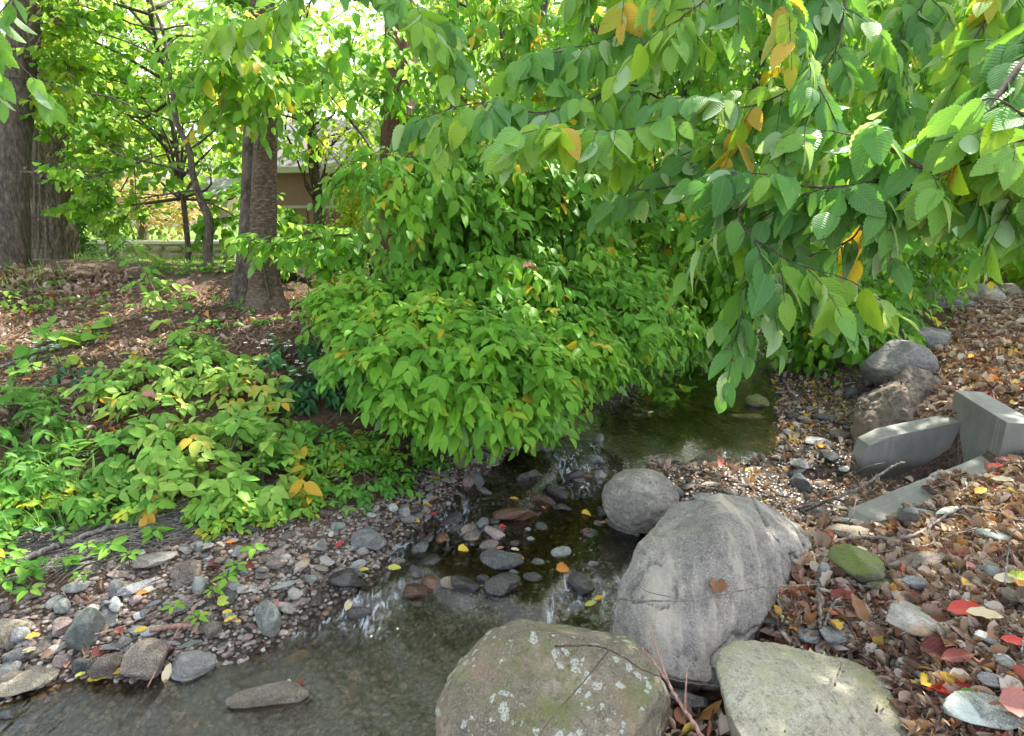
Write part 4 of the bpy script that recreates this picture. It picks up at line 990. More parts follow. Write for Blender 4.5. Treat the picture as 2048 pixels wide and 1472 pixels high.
# 4 twin trunk cherry
D4 = 5.3; t4b = at(515, 605, D4)
T4 = empty('tree', t4b, 'twin stemmed cherry tree with peeling bark in the middle of the left bank', 'tree')
trunk_mesh(T4, pxpath([(536,640,D4),(530,570,D4),(527,450,D4),(531,300,D4),(535,180,D4),(520,0,D4),(500,-260,D4),(480,-900,D4)]), [.165,.125,.11,.10,.095,.08,.07,.04], 'cherry', flare=.4, seed=9)
trunk_mesh(T4, pxpath([(490,620,D4+.1),(494,540,D4+.1),(500,400,D4+.1),(503,280,D4+.12),(506,100,D4+.1),(535,0,D4+.1),(545,-300,D4),(560,-900,D4)]), [.11,.09,.075,.075,.07,.065,.05,.03], 'dark', flare=.5, seed=12)
vb = Bag(); tube(vb, smooth_path(pxpath([(540,598,D4-.13),(522,500,D4-.13),(507,400,D4-.02),(515,300,D4-.1),(540,200,D4-.1),(525,100,D4-.1),(535,-50,D4-.05)]), 40), .011, 6, rough=.2); vb.build('vine_stem', BK['dark'], T4)
# 5 reddish trunk
D5 = 6.0; T5 = empty('tree', at(795, 540, D5), 'tall reddish brown barked tree rising behind the big leafy bush', 'tree')
trunk_mesh(T5, pxpath([(800,570,D5),(797,480,D5),(797,350,D5),(800,200,D5),(800,60,D5),(795,-150,D5),(790,-900,D5)]), [.27,.215,.19,.165,.16,.15,.09], 'red', sides=90, ridge=.1, flare=.2, seed=15)

crown_pal = lambda o: np.clip(.35+.5*rng.random(len(o)), 0, 1)
def high_crown(T, top, spread, n=8, mat='canopy', sz=.16, z0=3.3):
    br = []
    for k in range(n):
        a = rng.uniform(0, 6.28); s = top+np.array([0, 0, rng.uniform(-1.5, 1.0)])
        grow(s, (math.cos(a), math.sin(a), .35), spread*rng.uniform(.6, 1.0), .06, 2, br, .65, .1, 5, 4)
    crown_from(br, T, T_LOW, mat, sz, 7, 5, .5, .35)
SHADE_TREE = empty('tall_tree', (4.3, 4.6, .56), 'added tall tree out of view on the right, its crown shading the foreground', 'tree', 'added shade trees out of view')  # unseen tree, added so that its high crown dapples the foreground
trunk_mesh(SHADE_TREE, [np.array([4.3, 4.6, .4]), np.array([4.35, 4.6, 2.5]), np.array([4.1, 4.6, 5.0])], [.16, .13, .06], 'dark', sides=20, flare=.3)
high_crown(SHADE_TREE, np.array([3.4, 4.4, 5.2]), 2.3, 6)
high_crown(T1, np.array([t1b[0], t1b[1], 6.0]), 2.4, 4)
high_crown(T2, np.array([t2b[0], t2b[1], 7.0]), 2.6, 4)
high_crown(T4, np.array([t4b[0]-.1, t4b[1], 5.6]), 2.0, 3)
high_crown(T5, np.array([-1.1, 5.9, 6.5]), 2.4, 4)

# 3 crooked sapling with heart shaped leaves
D3 = 6.2; T3 = empty('sapling', at(415, 545, D3), 'crooked slender sapling with small heart shaped leaves in front of the lawn', 'sapling')
p3 = pxpath([(420,556,D3),(416,500,D3),(418,440,D3),(402,402,D3),(386,350,D3),(378,300,D3),(354,245,D3),(346,190,D3),(338,130,D3),(325,60,D3),(300,-10,D3),(285,-120,D3)])
trunk_mesh(T3, p3, [.055,.047,.045,.035,.032,.03,.026,.024,.02,.018,.014,.008], 'sap', sides=14, rough=.2)
br = []
for (a, b, L_, r_) in [((385,350),(-1,.2,.25),1.0,.012),((378,300),(1,.1,.3),.9,.012),((354,245),(-1,-.2,.3),1.1,.012),((346,190),(1,.2,.35),1.0,.012),((338,130),(-1,.1,.4),1.1,.011),
                       ((325,60),(.9,-.2,.4),.8,.010),((325,60),(-1,.3,.2),1.0,.010),((400,400),(1,.1,-.05),.8,.012),((395,380),(-1,0,.05),1.0,.010),((418,440),(.8,.1,.1),.6,.01),
                       ((354,245),(.8,-.5,.1),.8,.01),((346,190),(-.9,.6,.0),1.0,.01),((300,-10),(-1,0,.1),1.0,.01),((300,-10),(1,0,.1),.9,.01),((378,300),(-.9,-.4,-.1),.9,.01)]:
    grow(at(a[0], a[1], D3), b, L_, r_, 2, br, .55, .05, 5, 4)
gap = lambda P: (fbm(P*1.5, 3, 41) > .10)
crown_from(br, T3, T_HEART, 'canopy', .09, 6, 4, .22, .75, 'sap', rmin=.002, flat=.55, skip=lambda P: (fbm(P*1.8, 2, 41) > .22) | (project(P)[0] < 118))

# leaf clouds: sprays filling a real volume, given as a block seen from the bank ------------------
def cloud(bag, tm, px0, px1, py0, py1, d0, d1, n, leafsz, K=5, L=.3, droop=.5, gapf=None, gapt=.15, seed=1, flat=.9, rb=(.1, .8), face=None, sag=.3):
    px = rng.uniform(px0, px1, n*2); py = rng.uniform(py0, py1, n*2); d = rng.uniform(d0, d1, n*2)
    P = np.array([at(a, b, c) for a, b, c in zip(px, py, d)])
    k = fbm(P*1.6, 2, seed) < gapt; P = P[k][:n]; n = len(P)
    dr = norm(rng.normal(0, 1, (n, 3))*np.array([1, .8, .35])+np.array([0, -.25, 0]))
    r = rb[0]+(rb[1]-rb[0])*np.clip(.5+fbm(P*2.3, 2, seed+7)*1.1+rng.normal(0, .15, n), 0, 1)
    r = np.where(rng.random(n) < .03, 1.0, r)
    sprays(bag, tm, P, dr, L*rng.uniform(.6, 1.3, n), K, leafsz*rng.uniform(.8, 1.2, n), droop, sag, flat, rnd=r, face=face)
    return P
def lump(bag, tm, px, py, d, rx, ry, rd, n, leafsz, K=5, L=.25, droop=.75, rb=(.1, .8), shell=.35, seed=1, flat=.8, twig=None, yel=.02, sag=.35, below=.0):
    """leafy sprays on the outside of an ellipsoid"""
    c = at(px, py, d); s = d/FPX; R = np.array([rx*s, rd, ry*s])
    u = norm(rng.normal(0, 1, (n, 3))); u[:, 1] = np.where(rng.random(n) < .6, -np.abs(u[:, 1]), u[:, 1])
    rad = 1-shell*rng.random(n)**1.5
    bump = 1+.38*fbm(u*2.2+seed, 3, seed)+np.where(rng.random(n) < .08, rng.random(n)*.3, 0)
    P = c+u*R*(rad*bump)[:, None]
    g = hgt(P[:, 0], P[:, 1], False); k = P[:, 2] > g+.02; P = P[k]; u = u[k]; n = len(P)
    dr = norm(u*np.array([1, 1, .6])+rng.normal(0, .35, (n, 3))-UP*.12)
    r = rb[0]+(rb[1]-rb[0])*np.clip(.5+fbm(P*2.6, 2, seed+7)*1.0+rng.normal(0, .16, n)+.12*u[:, 2], 0, 1)
    r = np.where(rng.random(n) < yel, 1.0, r)
    sprays(bag, tm, P, dr, L*rng.uniform(.6, 1.3, n), K, leafsz*rng.uniform(.6, 1.25, n), droop*rng.uniform(.5, 1.3), sag, flat, rnd=r, twig=twig, face=u*.5, jit=.32, nj=.4)
    return P

# the leafy light green branches of the cherry, before its trunk
lb = Bag(); tb = Bag()
for (x, y, d, rx, ry, n) in [(470,60,4.6,70,50,26),(440,130,4.4,85,50,34),(500,165,4.4,75,40,34),(540,90,4.6,70,60,26),(600,50,4.8,80,60,26),(440,190,4.6,40,35,10),
                             (600,150,4.7,60,50,12),(665,190,4.9,60,60,14),(690,110,5,60,70,20)]:
    lump(lb, T_MID, x, y, d, rx, ry, .35, n, .13, 5, .3, .7, (.35, .9), .9, seed=int(x), yel=.05)
for a in [[(525,200,5.2),(480,170,4.9),(440,120,4.6),(400,110,4.4)],[(530,140,5.2),(580,120,5),(640,170,4.9),(700,240,4.9)],[(530,240,5.2),(560,230,5),(610,250,4.9),(680,330,4.9)],[(520,60,5.2),(470,40,4.8),(400,50,4.5)],
          [(640,170,4.9),(690,120,5),(720,40,5)],[(700,240,4.9),(740,300,4.8),(735,380,4.9)]]:
    tube(tb, smooth_path(pxpath(a), 14), np.linspace(.013, .004, len(smooth_path(pxpath(a), 14))), 6)
tb.build('branches', BK['twig'], T4); lb.build('crown', G['bush'], T4)

# low branch across the twin trunk, with its shrub behind (centre left)
SH = empty('shrub', ground(720, 590)[0], 'loose shrub reaching a low leafy branch across the cherry trunk', 'shrub')
lb = Bag(); tb = Bag()
main = smooth_path(pxpath([(745,560,5.2),(730,490,5.1),(690,470,5.0),(620,480,4.9),(550,490,4.8),(495,480,4.8)]), 20); tube(tb, main, np.linspace(.014, .004, len(main)), 6)
for i in range(4, len(main)):
    o_ = np.repeat(main[i][None], 2, 0); sprays(lb, T_MID, o_, rng.normal(0, .6, (2, 3))+np.array([-.5, -.3, 0]), .2, 5, .115, .7, .3, .9, rnd=rng.uniform(.3, .8, 2))
for (x, y, d, rx, ry, n) in [(670,480,5.0,60,36,22),(700,520,5.4,70,45,26),(640,500,5.0,50,26,14),(770,340,5.3,40,60,14)]:
    lump(lb, T_MID, x, y, d, rx, ry, .3, n, .10, 5, .22, .6, (.2, .85), .8, seed=int(x), yel=.05)
for a in [[(690,560,5.4),(720,500,5.2),(780,440,5.2),(820,380,5.2)],[(650,560,5.4),(690,520,5.2),(700,480,5.2)],[(745,560,5.2),(690,520,5.0),(610,560,4.9)]]:
    q = smooth_path(pxpath(a), 12); tube(tb, q, np.linspace(.012, .004, len(q)), 6)
tb.build('branches', BK['twig'], SH); lb.build('foliage', G['bush'], SH)

# bright yellow green tree by the house
YT = empty('small_tree', np.array([-2.3, 8.6, .85]), 'feathery bright yellow green small tree against the mauve house', 'tree')
trunk_mesh(YT, [np.array([-2.3, 8.6, .8]), np.array([-2.25, 8.6, 1.5]), np.array([-2.15, 8.55, 2.4])], [.05, .04, .02], 'sap', sides=10)
lb = Bag()
for (x, y, rx, ry, n) in [(720,370,40,50,80),(725,430,45,50,100),(740,300,50,60,90),(650,492,36,10,20),(690,500,60,40,70),(600,492,40,8,14)]:
    lump(lb, T_LOW2, x, y, 8.2, rx, ry, .5, n, .075, 6, .28, .35, (.6, .95), .7, seed=int(y))
lb.build('crown', G['canopy'], YT)

# ------------------------------------------------------------------ background trees left
cn = empty('evergreen_shrub', ground(170, 505)[0]*0+np.array([at(165, 500, 9.5)[0], at(165,500,9.5)[1], .85]), 'dense dark evergreen shrub right of the ridged tree', 'shrub')
lb = Bag()
for (x, y, rx, ry, n) in [(160,440,45,55,150),(150,380,35,50,110),(185,475,40,40,100),(140,330,25,40,50),(190,420,30,40,60)]:
    lump(lb, T_LOW2, x, y, 9.3, rx, ry, .5, n, .07, 7, .22, .1, (.2, .9), .5, seed=int(y), flat=.5)
lb.build('foliage', G['fir'], cn)
tb = Bag(); tube(tb, [np.array([*np.array(cn.location)[:2], .8]), np.array([*np.array(cn.location)[:2], 2.2])], .04, 8); tb.build('stem', BK['dark'], cn)

OT = empty('autumn_tree', at(285, 505, 14), 'small tree with pale orange autumn leaves on the lawn', 'tree')
trunk_mesh(OT, pxpath([(290,545,12.5),(284,500,12.5),(286,462,12.5),(270,400,12.5),(262,350,12.5)]), [.13,.12,.10,.05,.03], 'sap', sides=12)
tb = Bag()
for a in [[(278,530,12.4),(270,490,12.4),(262,455,12.4),(235,410,12.4)],[(284,470,12.5),(310,420,12.5),(330,380,12.5)],[(275,420,12.5),(230,370,12.5),(200,330,12.5)],[(280,440,12.5),(330,440,12.4),(380,425,12.4)]]:
    q = smooth_path(pxpath(a), 10); tube(tb, q, np.linspace(.04, .012, len(q)), 6)
lb = Bag()
for (x, y, rx, ry, n) in [(235,370,70,40,120),(310,425,60,24,100),(200,330,60,40,60),(300,360,70,50,80),(380,420,45,22,50),(220,420,40,24,44)]:
    lump(lb, T_LOW2, x, y, 12.4, rx, ry, .8, n, .12, 5, .35, .3, (.2, .95), .9, seed=int(x))
tb.build('branches', BK['sap'], OT); lb.build('crown', G['orange'], OT)

# broad backlit trees beyond the bank, upper left
def back_tree(px, d, label, blocks, trunkw=.1, leafsz=.12, mat='canopy', gapt=.15, seed=1, tm=T_LOW, zb=.9, bk='dark', rb=(.2, .95), L=.35, group='trees beyond the left bank'):
    b = at(px, 520, d); b[2] = zb; T = empty('tree', b, label, 'tree', group)
    trunk_mesh(T, [b-np.array([0, 0, .2]), b+np.array([.05, 0, 1.5]), b+np.array([-.1, .1, 3.5]), b+np.array([.1, 0, 6.5])], [trunkw*1.2, trunkw, trunkw*.8, trunkw*.3], bk, sides=16)
    lb = Bag(); allp = []
    for (x0, x1, y0, y1, d0, d1, n) in blocks:
        allp.append(cloud(lb, tm, x0, x1, y0, y1, d0, d1, n, leafsz, 5, L, .5, gapt=gapt, seed=seed, rb=rb))
    lb.build('crown', G[mat], T)
    tb = Bag(); allp = np.concatenate(allp); sel = allp[rng.choice(len(allp), min(26, len(allp)), False)]
    for q in sel:
        z = min(max(q[2]-rng.uniform(.3, 1.2), zb+1.0), zb+5.5); s = b+np.array([0, 0, z-zb]); mid = (s+q)/2+rng.normal(0, .15, 3)
        tube(tb, smooth_path([s, mid, q], 8), np.linspace(.022, .006, len(smooth_path([s, mid, q], 8))), 5)
    tb.build('branches', BK['twig'], T)
back_tree(230, 10.5, 'backlit leafy tree behind the ridged tree and sapling', [(90,430,-60,230,7.5,11,620),(100,330,150,330,8,10.5,160),(78,150,-60,250,5.9,7.0,190),(180,420,60,330,7.5,10,260)], .10, .12, seed=3, gapt=.10)
back_tree(376, 7.6, 'darker small leaved tree filling the view behind the crooked sapling', [(90,480,-40,430,6.6,8.4,330)], .03, .09, seed=8, gapt=.10, rb=(.0, .5), tm=T_HEART, L=.25)
back_tree(640, 9.5, 'backlit leafy tree above the mauve house roof', [(420,800,-60,180,6.8,10,360),(560,780,120,300,7,9.5,150)], .09, .12, seed=4, gapt=.06, rb=(.4, 1.0))
back_tree(-60, 9.0, 'leafy tree whose branches show left of the dark trunk', [(-200,60,-60,300,6.5,9,260),(60,200,180,330,6.6,8,60)], .10, .12, seed=5, gapt=.2)
back_tree(930, 8.5, 'yellowing leafy tree behind the big bush', [(820,1120,-60,330,6.8,9.5,430)], .10, .12, seed=6, gapt=.08, rb=(.3, 1.0))

# ------------------------------------------------------------------ centre: the big overhanging bush
BU = empty('bush', ground(960, 820)[0], 'big dense green bush drooping over the stream bank in the centre', 'bush')
lb = Bag(); tb = Bag(); BUSHP = []
for (x, y, d, rx, ry, rd, n) in [
    (720,590,4.5,70,34,.35,50),(790,620,4.2,90,40,.4,80),(880,570,4.5,110,50,.4,90),(1010,580,4.5,110,60,.4,90),(1130,600,4.7,110,60,.4,90),(830,658,3.9,110,50,.4,90),(960,660,4.1,120,50,.4,100),
    (1080,658,4.3,120,50,.4,100),(1200,620,4.7,100,50,.4,80),(760,692,3.8,70,36,.3,50),(840,712,3.6,90,45,.35,80),(940,692,3.7,90,50,.35,80),(1030,722,3.8,90,45,.3,80),(1130,692,4.2,90,42,.35,70),(1220,648,4.7,80,40,.35,60),
    (1300,628,5.1,70,34,.35,50),(1270,662,4.9,60,30,.3,40),(1330,668,5.3,50,26,.3,26),(900,782,3.5,70,34,.25,50),(990,802,3.6,60,30,.22,40),(1050,792,3.8,50,34,.22,34),(820,772,3.5,40,24,.2,20),(690,620,4.5,45,25,.3,20),
    (1180,712,4.5,60,26,.25,34),(1110,752,4.1,60,30,.25,34),(1110,540,4.9,110,60,.5,70),(960,510,4.9,120,50,.5,70),(850,520,4.8,70,40,.4,40),(1230,570,5.1,70,60,.4,50),(1010,510,4.5,60,40,.3,30)]:
    BUSHP.append(lump(lb, T_MID, x, y, d, rx, ry, rd, int(n*1.9), .098, 6, .20, .8, (.1, .85), .45, seed=int(x+y), yel=.012, sag=.35))
c0 = ground(960, 780)[0]+np.array([0, .4, 0])
BP = np.concatenate(BUSHP)
for q in BP[rng.choice(len(BP), 170, False)]:
    s = c0+rng.normal(0, .12, 3)*np.array([1, 1, 0]); mid = (s+q)/2+np.array([0, .1, .25]); pth = smooth_path([s, mid, q], 8); tube(tb, pth, np.linspace(.012, .003, len(pth)), 5)
tb.build('stems', BK['twig'], BU); lb.build('foliage', G['bush'], BU)

# upper tiers: hornbeam like branches behind the near ones (700-1000 x 300-560)
TI = empty('small_tree', ground(1080, 600)[0]+np.array([0, .6, 0]), 'many stemmed leafy tree rising straight out of the big bush', 'tree')
lb = Bag(); tb = Bag()
for (x, y, d, rx, ry, rd, n) in [(780,350,4.4,80,35,.35,44),(860,380,4.3,80,40,.35,50),(900,450,4.5,100,50,.4,60),(1000,340,4.7,90,50,.4,50),(980,420,4.7,90,50,.4,50),(1060,480,5.0,110,50,.4,60),
                                 (860,500,4.8,50,30,.3,26),(900,300,4.9,90,50,.4,44),(860,160,5.2,90,60,.4,40),(780,130,5.4,50,60,.4,20),(1060,160,5.4,60,60,.4,30),(1000,240,5.2,80,50,.4,34),(1130,400,5.0,90,80,.4,60),(1110,250,5.0,80,70,.4,44),(980,80,5.0,80,50,.4,34),(1090,60,5.0,80,60,.4,40),(1170,130,5.2,60,80,.4,40),(930,20,5,60,40,.4,20),(1060,330,4.8,80,50,.4,40)]:
    lump(lb, T_MID, x, y, d, rx, ry, rd, int(n*1.25), .115, 6, .25, .85, (.05, .9), .6, seed=int(x+y), yel=.05, sag=.5)
b = np.array(TI.location)
stem_tops = []
for k, (x0, x1, y1, d1) in enumerate([(1050,1010,-80,5.4),(1085,1100,-80,5.6),(1110,1150,-60,5.6),(1075,1075,-80,5.9),(1140,1215,-60,5.8)]):
    s = at(x0, 600, 5.5); s[2] = float(hgt(s[0], s[1]))-.1; e = at(x1, y1, d1); m1 = s*.7+e*.3+rng.normal(0, .16, 3); m2 = s*.35+e*.65+rng.normal(0, .2, 3)
    pth = smooth_path([s, m1, m2, e, e+np.array([.2, 0, 2.5])], 30); tk = Bag(); tube(tk, pth, np.linspace(.05, .02, len(pth)), 10, rough=.3, seed=k); tk.build('trunk', BK['dark'], TI); stem_tops.append(e)
for (x, y, d) in [(780,350,4.4),(860,380,4.3),(900,450,4.5),(1000,340,4.7),(1060,480,5.0),(900,300,4.9),(860,160,5.2),(1060,160,5.4),(760,400,4.6)]:
    e = at(x, y, d); s = at(1060+rng.uniform(-30, 60), y+60, 5.5); pth = smooth_path([s, (s+e)/2+np.array([0, 0, .12]), e], 10); tube(tb, pth, np.linspace(.016, .005, len(pth)), 6)
tb.build('branches', BK['dark'], TI); lb.build('crown', G['bush'], TI)

# ------------------------------------------------------------------ thicket to the right, over the stream
def thicket(px, d, label, lumps, clouds, trunks, mat='thick', leafsz=.12, seed=1, tm=T_LOW2, rb=(.1, .85), droop=.9, flat=.5, yel=.04, group='leafy trees leaning over the stream'):
    b = at(px, 620, d); b[2] = float(hgt(b[0], b[1], False)); T = empty('tree', b, label, 'tree', group)
    lb = Bag(); tb = Bag()
    for (x, y, dd, rx, ry, rd, n) in lumps:
        P = lump(lb, tm, x, y, dd, rx, ry, rd, n, leafsz, 5, .28, droop, rb, .7, seed=seed+int(x), flat=flat, yel=yel, sag=.6)
        if len(P):
            e = P.mean(0); s = b+np.array([0, 0, max(e[2]-b[2]-.4, .3)]); pth = smooth_path([s, (s+e)/2+rng.normal(0, .1, 3), e], 10); tube(tb, pth, np.linspace(.025, .007, len(pth)), 6)
    for (x0, x1, y0, y1, d0, d1, n) in clouds:
        cloud(lb, tm, x0, x1, y0, y1, d0, d1, n, leafsz, 6, .3, droop, gapt=.3, seed=seed, rb=rb, flat=flat, sag=.6)
    for pth, r in trunks:
        q = smooth_path(pxpath(pth), 30); tk = Bag(); tube(tk, q, np.linspace(r, r*.5, len(q)), 10, rough=.25, seed=seed); tk.build('trunk', BK['dark'], T)
    tb.build('branches', BK['dark'], T); lb.build('crown', G[mat], T)
thicket(1240, 6.4, 'vine tangled tree directly right of the big bush', [(1230,420,5.6,90,80,.4,60),(1260,540,5.6,80,60,.4,44),(1190,330,5.6,80,80,.4,50),(1300,300,5.8,80,90,.4,50),(1320,470,5.6,70,90,.4,60)],
        [(1150,1420,-60,300,5.4,7.2,260),(1150,1400,300,620,6.2,7.2,130)],
        [([(1250,680,6.4),(1240,520,6.3),(1215,300,6.2),(1190,100,6.2),(1180,-200,6.2)], .075), ([(1280,660,6.6),(1300,480,6.5),(1280,300,6.5),(1260,60,6.5),(1250,-200,6.5)], .09), ([(1300,640,6.3),(1340,400,6.2),(1370,200,6.0),(1390,-100,5.8)], .06),
         ([(1230,640,6.8),(1180,400,6.6),(1190,160,6.6),(1200,-200,6.6)], .07)], seed=11, leafsz=.13)
thicket(1480, 7.4, 'tree hanging thin leafy curtains over the far pool', [(1420,470,6.0,80,90,.4,70),(1450,580,6.2,70,60,.4,60),(1400,340,6.2,80,80,.4,60),(1520,420,6.4,90,80,.5,70),(1380,600,6.6,60,50,.4,44),(1380,650,6.8,70,30,.3,40)],
        [(1350,1700,-60,350,5.6,8,420),(1360,1700,350,620,7,8.5,260)],
        [([(1440,690,7.6),(1450,500,7.4),(1500,250,7.2),(1540,0,7.0),(1560,-250,7)], .08), ([(1400,690,7.8),(1350,480,7.6),(1330,200,7.4),(1340,-200,7.2)], .07)], seed=13, leafsz=.14)
thicket(1760, 7.6, 'tree with drooping leaves between the pool and the leafy path', [(1620,560,6.0,90,70,.5,80),(1720,560,6.2,90,60,.5,80),(1800,520,6.6,90,60,.5,80),(1680,640,5.8,70,45,.4,60),(1760,620,6.2,60,40,.4,44),(1620,640,6.0,60,50,.4,44),(1880,500,7.2,70,50,.4,50),(1570,690,6.2,50,30,.3,24)],
        [(1600,1960,-60,300,5.2,8,380),(1600,1950,300,520,6,8.5,280)],
        [([(1700,720,7.6),(1690,500,7.4),(1720,250,7.2),(1760,-200,7.0)], .08), ([(1850,620,8.6),(1860,400,8.4),(1900,150,8.2),(1930,-200,8)], .08)], seed=17, leafsz=.13, rb=(.05, .8))
thicket(2050, 9.5, 'tree arching above the far end of the leafy path', [(1960,440,8.5,90,60,.6,60),(2040,420,8.5,80,60,.6,50)],
        [(1850,2150,-60,440,6,10,460)],
        [([(2120,540,9.5),(2110,300,9.3),(2080,50,9.0),(2060,-200,9)], .1)], seed=19, leafsz=.14, rb=(.3, .95))
for T_, q, s_ in [(None, None, None)]: pass
# high crowns of the thicket trees (shade on the stream)
for nm, (x, y, z), sp, n in [('tree', (1.5, 7.5, 5.8), 2.2, 4), ('tree', (3.6, 8.2, 5.8), 2.2, 4), ('tree', (5.4, 9.6, 5.8), 2.4, 4)]:
    g = float(hgt(x, y, False)); T = empty('tall_tree', (x, y, g), {1.5: 'tall tree behind the thicket nearest the big bush', 3.6: 'tall tree behind the far pool', 5.4: 'tall tree behind the far end of the path'}[x], 'tree', 'tall trees behind the thicket')
    trunk_mesh(T, [np.array([x, y, g-.1]), np.array([x+.1, y, 3]), np.array([x, y, 6.5])], [.13, .1, .05], 'dark', sides=16)
    high_crown(T, np.array([x, y, z]), sp, n, sz=.17)

# far woods behind everything on the right
def woods():
    lb = Bag()
    n = 8500; az = rng.uniform(-.14, .95, n); R = rng.uniform(12, 20, n); x = np.sin(az)*R; y = np.cos(az)*R; z = .6+rng.random(n)**1.1*7.5
    P = np.stack([x, y, z], -1); k = fbm(P*.6, 3, 77) < .3; P = P[k]; n = len(P)
    r = np.clip(.55+.6*fbm(P*.8, 2, 12)+rng.normal(0, .12, n), 0, 1)
    sprays(lb, T_LOW, P, rng.normal(0, 1, (n, 3))*np.array([1, 1, .4]), .7, 6, .26, .5, .3, .8, rnd=r)
    o = lb.build('woods', G['canopy']); props(o, 'sunlit mass of trees far behind the stream', 'woods', None, 'stuff')
    lb = Bag(); n = 1500; az = rng.uniform(-1.0, -.12, n); R = rng.uniform(24, 32, n); x = np.sin(az)*R; y = np.cos(az)*R; z = .9+rng.random(n)**1.3*7
    P = np.stack([x, y, z], -1); k = fbm(P*.35, 3, 78) < .1; P = P[k]; n = len(P)
    r = np.clip(.6+.6*fbm(P*.5, 2, 12)+rng.normal(0, .12, n), 0, 1)
    sprays(lb, T_LOW, P, rng.normal(0, 1, (n, 3))*np.array([1, 1, .4]), 1.2, 6, .5, .5, .3, .8, rnd=r)
    o = lb.build('woods', G['canopy']); props(o, 'pale row of trees far behind the houses', 'woods', None, 'stuff')
woods()

# ------------------------------------------------------------------ near overhanging branches (upper right)
OV = empty('overhanging_tree', (3.3, 1.0, .5), 'tree with large toothed leaves whose branches hang into the upper right corner', 'tree')
trunk_mesh(OV, [np.array([3.3, 1.0, .4]), np.array([3.25, 1.05, 1.6]), np.array([3.3, 1.2, 3.0]), np.array([3.1, 1.4, 4.6])], [.14, .12, .10, .05], 'dark', sides=24, flare=.3)
def near_branch(pts, r0, leafsz, step=.035, twl=.20, dens=1.0, rb=(.1, .75), K=8, start=None, name='branch', sag=.35, droop=1.0, side=.8, tm=T_HI, mat='near'):
    P = pxpath(pts)
    if start is not None: P = [np.array(start)]+P
    q = smooth_path(P, 12*len(P)); tb = Bag(); lb = Bag()
    tube(tb, q, np.linspace(r0, r0*.25, len(q)), 8, rough=.12)
    L = np.concatenate([[0], np.cumsum(np.linalg.norm(np.diff(q, axis=0), axis=1))])
    s0 = 0 if start is None else np.linalg.norm(P[1]-P[0])*.9
    n = int((L[-1]-s0)/(step*4)*dens*3.0); sgn = 1
    tw_o, tw_d = [], []
    for k in range(n):
        s = s0+(L[-1]-s0)*(k+rng.random()*.8)/n; i = min(np.searchsorted(L, s), len(q)-1); i = max(i, 1)
        T = norm(q[i]-q[i-1]); sd = norm(np.cross(T, UP))*sgn; sgn = -sgn
        o = q[i-1]+(q[i]-q[i-1])*((s-L[i-1])/max(L[i]-L[i-1], 1e-6))
        tw_o.append(o); tw_d.append(T*.6+sd*side*rng.uniform(.3, 1.0)+rng.normal(0, .25, 3)+UP*rng.uniform(-.5, .25))
    tw_o.append(q[-1]); tw_d.append(q[-1]-q[-2])
    tw_o = np.array(tw_o); tw_d = norm(np.array(tw_d))
    r = rng.uniform(rb[0], rb[1], len(tw_o)); r = np.where(rng.random(len(r)) < .03, 1, r)
    sprays(lb, tm, tw_o, tw_d, twl*rng.uniform(.6, 1.2, len(tw_o)), K, leafsz, droop, sag, .25, rnd=r, twig=tb, twr=.0016, face=np.array([0, -.55, .25]), out=.6, jit=.35, nj=.6)
    b = tb.build(name, BK['twig'], OV); lb.build('foliage', G[mat], b)
crotch = (3.25, 1.2, 3.0)
near_branch([(2250,-60,1.9),(2048,125,1.75),(1960,255,1.7),(1905,330,1.7),(1845,335,1.7),(1790,300,1.75),(1700,270,1.8)], .013, 0.130, rb=(.1, .7), start=crotch)
near_branch([(1905,332,1.72),(1800,350,1.8),(1700,372,1.8),(1610,372,1.85),(1540,350,1.9),(1470,345,1.95)], .007, 0.123, rb=(0, .5))
near_branch([(2200,320,1.7),(2048,380,1.7),(1900,375,1.75),(1760,385,1.85),(1640,380,1.95),(1560,410,2.0)], .008, 0.127, start=(3.2, 1.4, 2.6), rb=(.0, .6))
near_branch([(2250,200,1.5),(2100,250,1.55),(2000,200,1.55),(1960,200,1.6)], .006, 0.123, start=(3.2, 1.4, 2.6), rb=(.5, .93), dens=.8)
near_branch([(2200,240,1.6),(2080,270,1.6),(1990,300,1.6),(1940,330,1.65)], .006, 0.121, start=(3.2, 1.4, 2.6), rb=(.5, .9))
near_branch([(2250,340,2.6),(2048,400,2.6),(1900,430,2.6),(1780,460,2.6),(1640,480,2.7)], .008, 0.116, start=(3.2, 1.5, 2.2), rb=(.1, .7), dens=.7, droop=1.2)
near_branch([(1530,-150,1.9),(1570,-20,1.9),(1600,60,1.9),(1618,130,1.9),(1630,210,1.9),(1600,260,1.9)], .006, 0.110, start=(1.9, 1.6, 3.6), rb=(.1, .7), dens=1.0)
near_branch([(1400,-120,2.2),(1420,-20,2.2),(1370,30,2.2),(1330,55,2.2)], .005, 0.121, start=(1.9, 1.6, 3.6), rb=(.5, .85), K=6)
near_branch([(1700,-150,2.2),(1690,0,2.2),(1660,120,2.15),(1560,190,2.1),(1480,215,2.1),(1420,200,2.1)], .006, 0.119, start=(1.9, 1.6, 3.6), rb=(.0, .7))
near_branch([(1480,420,1.9),(1500,470,1.9),(1530,490,1.88),(1560,510,1.86),(1600,530,1.86),(1670,550,1.86)], .005, 0.127, rb=(.1, .85), start=at(1560, 380, 1.9), side=.6)
near_branch([(1530,550,1.95),(1550,580,1.95),(1580,600,1.95),(1620,610,1.95)], .004, 0.110, rb=(.05, .5), start=at(1530, 520, 1.9), dens=.8)
near_branch([(1600,420,2.1),(1560,480,2.1),(1500,560,2.1),(1480,640,2.1)], .004, 0.110, rb=(.1, .6), start=at(1620, 400, 2.0), dens=.7)
